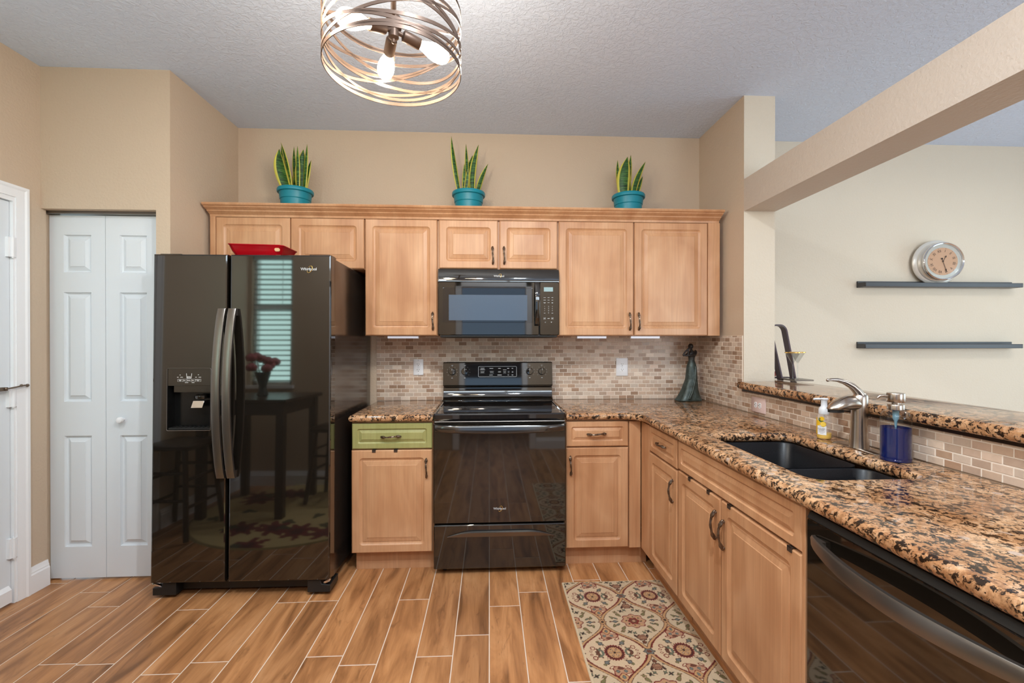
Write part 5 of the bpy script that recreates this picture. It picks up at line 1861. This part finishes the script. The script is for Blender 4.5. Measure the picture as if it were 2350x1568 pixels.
def build_runner():
    x0, x1, y0, y1 = 0.336, 0.886, -2.25, -0.772
    nx, ny = 230, 600
    X, Y = np.meshgrid(np.linspace(x0, x1, nx), np.linspace(y0, y1, ny))
    edge = np.minimum(np.minimum(X - x0, x1 - X), np.minimum(Y - y0, y1 - Y))
    Z = np.where(edge < 0.001, 0.0, np.minimum(0.006, 0.003 + edge * 0.6))
    u = (X - 0.472) / 0.1505
    v = (Y + 0.9205) / 0.2085
    cream, cream2 = (208, 182, 150), (200, 178, 148)
    red, brown, dark, tan, green, grey, olive, pink = (118, 38, 30), (104, 62, 44), (60, 38, 30), (190, 148, 104), (104, 110, 90), (112, 114, 108), (120, 112, 74), (182, 140, 110)
    C = np.empty(X.shape + (3,))
    uf = (u + 1) % 2 - 1
    vf = (v + 1) % 2 - 1
    au, av = np.abs(uf), np.abs(vf)
    bound = 1 - av + 0.11 * np.sin(2 * PI * av)
    D = (au - bound)
    inA = D < 0
    dxA, dyA = uf * 0.1505, vf * 0.2085
    ub, vb = (u % 2) - 1, (v % 2) - 1
    dxB, dyB = ub * 0.1505, vb * 0.2085
    C[:] = srgb3(cream2)
    C[inA] = srgb3(cream)

    def put(mask, c):
        C[mask] = srgb3(c)
    # field motifs, big ogee
    A = inA

    def blob(sel, dx, dy, cx, cy, rx, ry, fill, line, rot=0, wob=0, n=5, lw=0.16):
        for sx in ((1, -1) if cx else (1,)):
            for sy in ((1, -1) if cy else (1,)):
                r = ell(dx, dy, cx * sx, cy * sy, rx, ry, rot * sx * sy, wob, n)
                put(sel & (r < 1), line)
                put(sel & (r < 1 - lw), fill)
    blob(A, dxA, dyA, 0, 0.108, 0.040, 0.026, pink, red, 0, 0.22, 3, 0.14)
    blob(A, dxA, dyA, 0, 0.140, 0.019, 0.022, tan, red, 0, 0.1, 4)
    blob(A, dxA, dyA, 0, 0.140, 0.007, 0.010, grey, dark)
    blob(A, dxA, dyA, 0.016, 0.108, 0.008, 0.008, grey, dark)
    blob(A, dxA, dyA, 0, 0.092, 0.014, 0.008, brown, red)
    blob(A, dxA, dyA, 0.034, 0.086, 0.014, 0.007, cream, red, 0.6, 0, 5, 0.4)
    blob(A, dxA, dyA, 0.048, 0.058, 0.016, 0.010, grey, dark, 0.7, 0.25, 4, 0.3)
    blob(A, dxA, dyA, 0.058, 0.070, 0.008, 0.006, olive, dark, -0.4)
    blob(A, dxA, dyA, 0.062, 0.018, 0.012, 0.012, green, brown, 0.5, 0.4, 4, 0.3)
    blob(A, dxA, dyA, 0.050, 0.0, 0.006, 0.014, green, grey)
    blob(A, dxA, dyA, 0.072, 0.004, 0.007, 0.016, brown, dark, 0.3, 0.2, 3)
    blob(A, dxA, dyA, 0.088, 0.030, 0.011, 0.012, cream, red, 0, 0, 5, 0.34)
    blob(A, dxA, dyA, 0.091, 0.033, 0.004, 0.004, cream, brown)
    blob(A, dxA, dyA, 0.100, 0.010, 0.007, 0.006, cream, red, 0, 0, 5, 0.4)
    blob(A, dxA, dyA, 0.034, 0.040, 0.008, 0.007, cream, brown, 0, 0.3, 3, 0.3)
    r = ell(dxA, dyA, 0, 0, 0.043, 0.047, 0, 0.06, 22)
    put(A & (r < 1), red)
    put(A & (r < 0.86) & (r > 0.76), dark)
    put(A & (r < 0.68), tan)
    th = np.arctan2(dyA, dxA)
    put(A & (r < 0.56) & (r > 0.2) & (np.cos(6 * th) > 0.45), brown)
    put(A & (r < 0.5) & (r > 0.3) & (np.cos(6 * th) > 0.85), cream)
    put(A & (r < 0.14), dark)
    # small ogee with a rosette
    B = ~inA
    blob(B, dxB, dyB, 0, 0.118, 0.024, 0.020, brown, dark, 0, 0.1, 6, 0.1)
    rr = ell(dxB, np.abs(dyB), 0, 0.118, 0.020, 0.016)
    put(B & (rr < 1) & (np.sin(dxB * 900) * np.sin(dyB * 900) > 0.1), pink)
    blob(B, dxB, dyB, 0.026, 0.108, 0.006, 0.010, dark, brown, 0.5)
    blob(B, dxB, dyB, 0.042, 0.078, 0.012, 0.008, dark, green, 0.5, 0.45, 4, 0.25)
    blob(B, dxB, dyB, 0.062, 0.050, 0.016, 0.009, olive, brown, 0.9, 0.12, 3, 0.2)
    blob(B, dxB, dyB, 0.082, 0.024, 0.013, 0.006, green, brown, 0.6, 0, 5, 0.3)
    blob(B, dxB, dyB, 0.090, 0.0, 0.014, 0.009, grey, dark, 0, 0.2, 4, 0.3)
    blob(B, dxB, dyB, 0.112, 0.0, 0.006, 0.005, brown, dark)
    blob(B, dxB, dyB, 0.100, 0.030, 0.007, 0.012, olive, dark, -0.4, 0.2, 3, 0.25)
    blob(B, dxB, dyB, 0.072, 0.072, 0.010, 0.008, olive, brown, 0.3, 0.3, 4, 0.3)
    blob(B, dxB, dyB, 0.022, 0.086, 0.010, 0.007, green, dark, 0.9, 0.35, 4, 0.3)
    blob(B, dxB, dyB, 0, 0.150, 0.010, 0.012, brown, dark, 0, 0.2, 5, 0.25)
    blob(B, dxB, dyB, 0.034, 0.134, 0.008, 0.006, grey, dark, -0.5, 0.3, 3, 0.3)
    r = ell(dxB, dyB, 0, 0, 0.056, 0.050, 0, 0.09, 8)
    put(B & (r < 1), red)
    put(B & (r < 0.92), pink)
    put(B & (r < 0.80) & (np.cos(8 * np.arctan2(dyB, dxB)) > 0.3), tan)
    put(B & (r < 0.66) & (r > 0.52) & (np.cos(8 * np.arctan2(dyB, dxB) + 1) > 0.6), dark)
    r2 = ell(dxB, dyB, 0, 0, 0.025, 0.024, 0, 0.12, 6)
    put(B & (r2 < 1), red)
    put(B & (r2 < 0.62), brown)
    put(B & (r2 < 0.3), pink)
    # trellis bands with a saw-toothed red edge inside the big ogee
    saw = 0.018 * ((av * 14) % 1)
    put((D < -0.045) & (D > -0.105 - saw) & (av > 0.10) & (au > 0.12), red)
    put((np.abs(D + 0.005) < 0.064), dark)
    put((np.abs(D + 0.005) < 0.056), brown)
    put((np.abs(D + 0.005) < 0.040), tan)
    # knots where the bands meet
    for dx, dy in ((np.minimum(1 - au, 1 + au) * 0.1505, vf * 0.2085), ):
        r = ell(dx, dy, 0, 0, 0.024, 0.018, 0, 0.15, 6)
        put(r < 1, dark)
        put(r < 0.82, grey)
        put(r < 0.5, brown)
    r = ell(uf * 0.1505, (1 - av) * 0.2085, 0, 0, 0.018, 0.020, 0, 0.2, 8)
    put(r < 1, brown)
    put(r < 0.72, tan)
    put(r < 0.4, dark)
    put(edge < 0.009, (212, 190, 158))
    rs = np.random.RandomState(2)
    C *= (0.94 + 0.12 * rs.rand(*X.shape))[..., None]
    o = grid_mesh('runner_rug', X, Y, Z, C, 'rug_pile')
    tag(o, 'cream runner rug with a red ogee trellis lying along the sink cabinets', 'rug')


def build_round_rug():
    R, nr, na = 0.78, 60, 180
    cx, cy = -1.62, -2.20
    r = np.linspace(0, R, nr)[:, None] * np.ones((1, na + 1))
    a = np.linspace(0, 2 * PI, na + 1)[None, :] * np.ones((nr, 1))
    X, Y = cx + r * np.cos(a), cy + r * np.sin(a)
    Z = np.where(r > R - 0.001, 0.0, 0.007)
    C = np.empty(X.shape + (3,))
    C[:] = srgb3((206, 178, 120))
    rs = random.Random(4)
    for i in range(30):
        q, w_ = rs.uniform(0, 2 * PI), R * math.sqrt(rs.uniform(0.05, 0.95))
        px, py = cx + w_ * math.cos(q), cy + w_ * math.sin(q)
        big = rs.random() < 0.35
        e = ell(X, Y, px, py, 0.13 if big else 0.055, 0.10 if big else 0.035, rs.uniform(0, 3), 0.28, 7 if big else 3)
        C[e < 1] = srgb3((120, 36, 34) if big else rs.choice([(92, 86, 52), (70, 74, 50), (110, 44, 40)]))
        if big:
            C[e < 0.45] = srgb3((80, 22, 24))
    C[r > R - 0.02] = srgb3((150, 126, 78))
    o = grid_mesh('round_rug', X[:, ::-1], Y[:, ::-1], Z, C[:, ::-1], 'rug_pile')
    tag(o, 'round tan floral rug under the dark dining table facing the refrigerator', 'rug')


# ------------------------------------------------------------------ the table corner that the refrigerator mirrors
def build_nook():
    zr = 0.007
    t = thing('pub_table', 'tall square dark wood table by the window, mirrored in the refrigerator', 'table', (-2.0, -2.28, zr))
    hw = 0.36
    MB().box(-hw, hw, -hw, hw, 0.885, 0.915).obj('table_top', 'dark_wood', t, bevel=0.004)
    MB().box(-hw + 0.05, hw - 0.05, -hw + 0.05, hw - 0.05, 0.79, 0.885).obj('apron', 'dark_wood', t, bevel=0.003)
    for sx in (-1, 1):
        for sy in (-1, 1):
            x, y = sx * (hw - 0.06), sy * (hw - 0.06)
            MB().box(x - 0.03, x + 0.03, y - 0.03, y + 0.03, 0, 0.88).obj('leg', 'dark_wood', t, bevel=0.004)

    def stool(loc, rz, label):
        s = thing('bar_stool', label, 'stool', loc, rz, 'bar stools at the tall dark table')
        sm = MB()
        sm.loft([[(x, y, z - 0.012 * math.cos(x * 9)) for x, y in rrect(-0.19 + m, 0.19 - m, -0.17 + m, 0.17 - m, 0.04, 5)] for m, z in ((0.01, 0.605), (0, 0.612), (0, 0.632), (0.012, 0.642))])
        sm.obj('seat', 'dark_wood', s)
        for sx in (-1, 1):
            for sy in (-1, 1):
                MB().tube([(sx * 0.14, sy * 0.12, 0.61), (sx * 0.20, sy * 0.18, 0.006)], 0.018, 10).obj('leg', 'dark_wood', s)
        for z, k in ((0.22, 0.18), (0.40, 0.16)):
            for sy in (-1, 1):
                MB().tube([(-k, sy * (k - 0.02), z), (k, sy * (k - 0.02), z)], 0.011, 8).obj('rung', 'dark_wood', s)
                MB().tube([(sy * k, -k + 0.02, z + 0.05), (sy * k, k - 0.02, z + 0.05)], 0.011, 8).obj('rung', 'dark_wood', s)
    stool((-1.42, -2.44, zr + 0.0005), 0.1, 'dark wood bar stool standing on the round rug, nearer the doorway')
    stool((-2.28, -1.73, zr + 0.0005), 1.57, 'dark wood bar stool standing on the round rug, nearer the pantry')
    v = thing('flower_vase', 'dark glass vase of pink roses standing on the tall table', 'vase', (-1.97, -2.22, zr + 0.9155))
    MB().lathe([(0.035, 0), (0.045, 0.01), (0.032, 0.05), (0.03, 0.09), (0.052, 0.16), (0.062, 0.20), (0.058, 0.20), (0.0, 0.19)], (0, 0, 0), 28).obj('vase', 'vase_glass', v)
    st = random.Random(8)
    for i in range(9):
        a = 2.4 * i
        rr = 0.035 + 0.02 * (i % 4)
        x, y, z = rr * 1.6 * math.cos(a), rr * 1.6 * math.sin(a), 0.27 + 0.035 * ((i * 5) % 3) - rr * 0.4
        m = MB()
        for k in range(3):
            b = k * 2.1
            m.ball((x + 0.012 * math.cos(b), y + 0.012 * math.sin(b), z), 0.034, 1, 1, 0.9, 10, 7)
        m.ball((x, y, z + 0.012), 0.028, 1, 1, 1, 10, 7)
        m.obj('rose', 'rose_petal', v)
        MB().tube([(x * 0.2, y * 0.2, 0.15), (x * 0.6, y * 0.6, 0.21), (x, y, z - 0.02)], 0.004, 6).obj('flower_stem', 'stem_green', v)


build_runner()
build_round_rug()
build_nook()
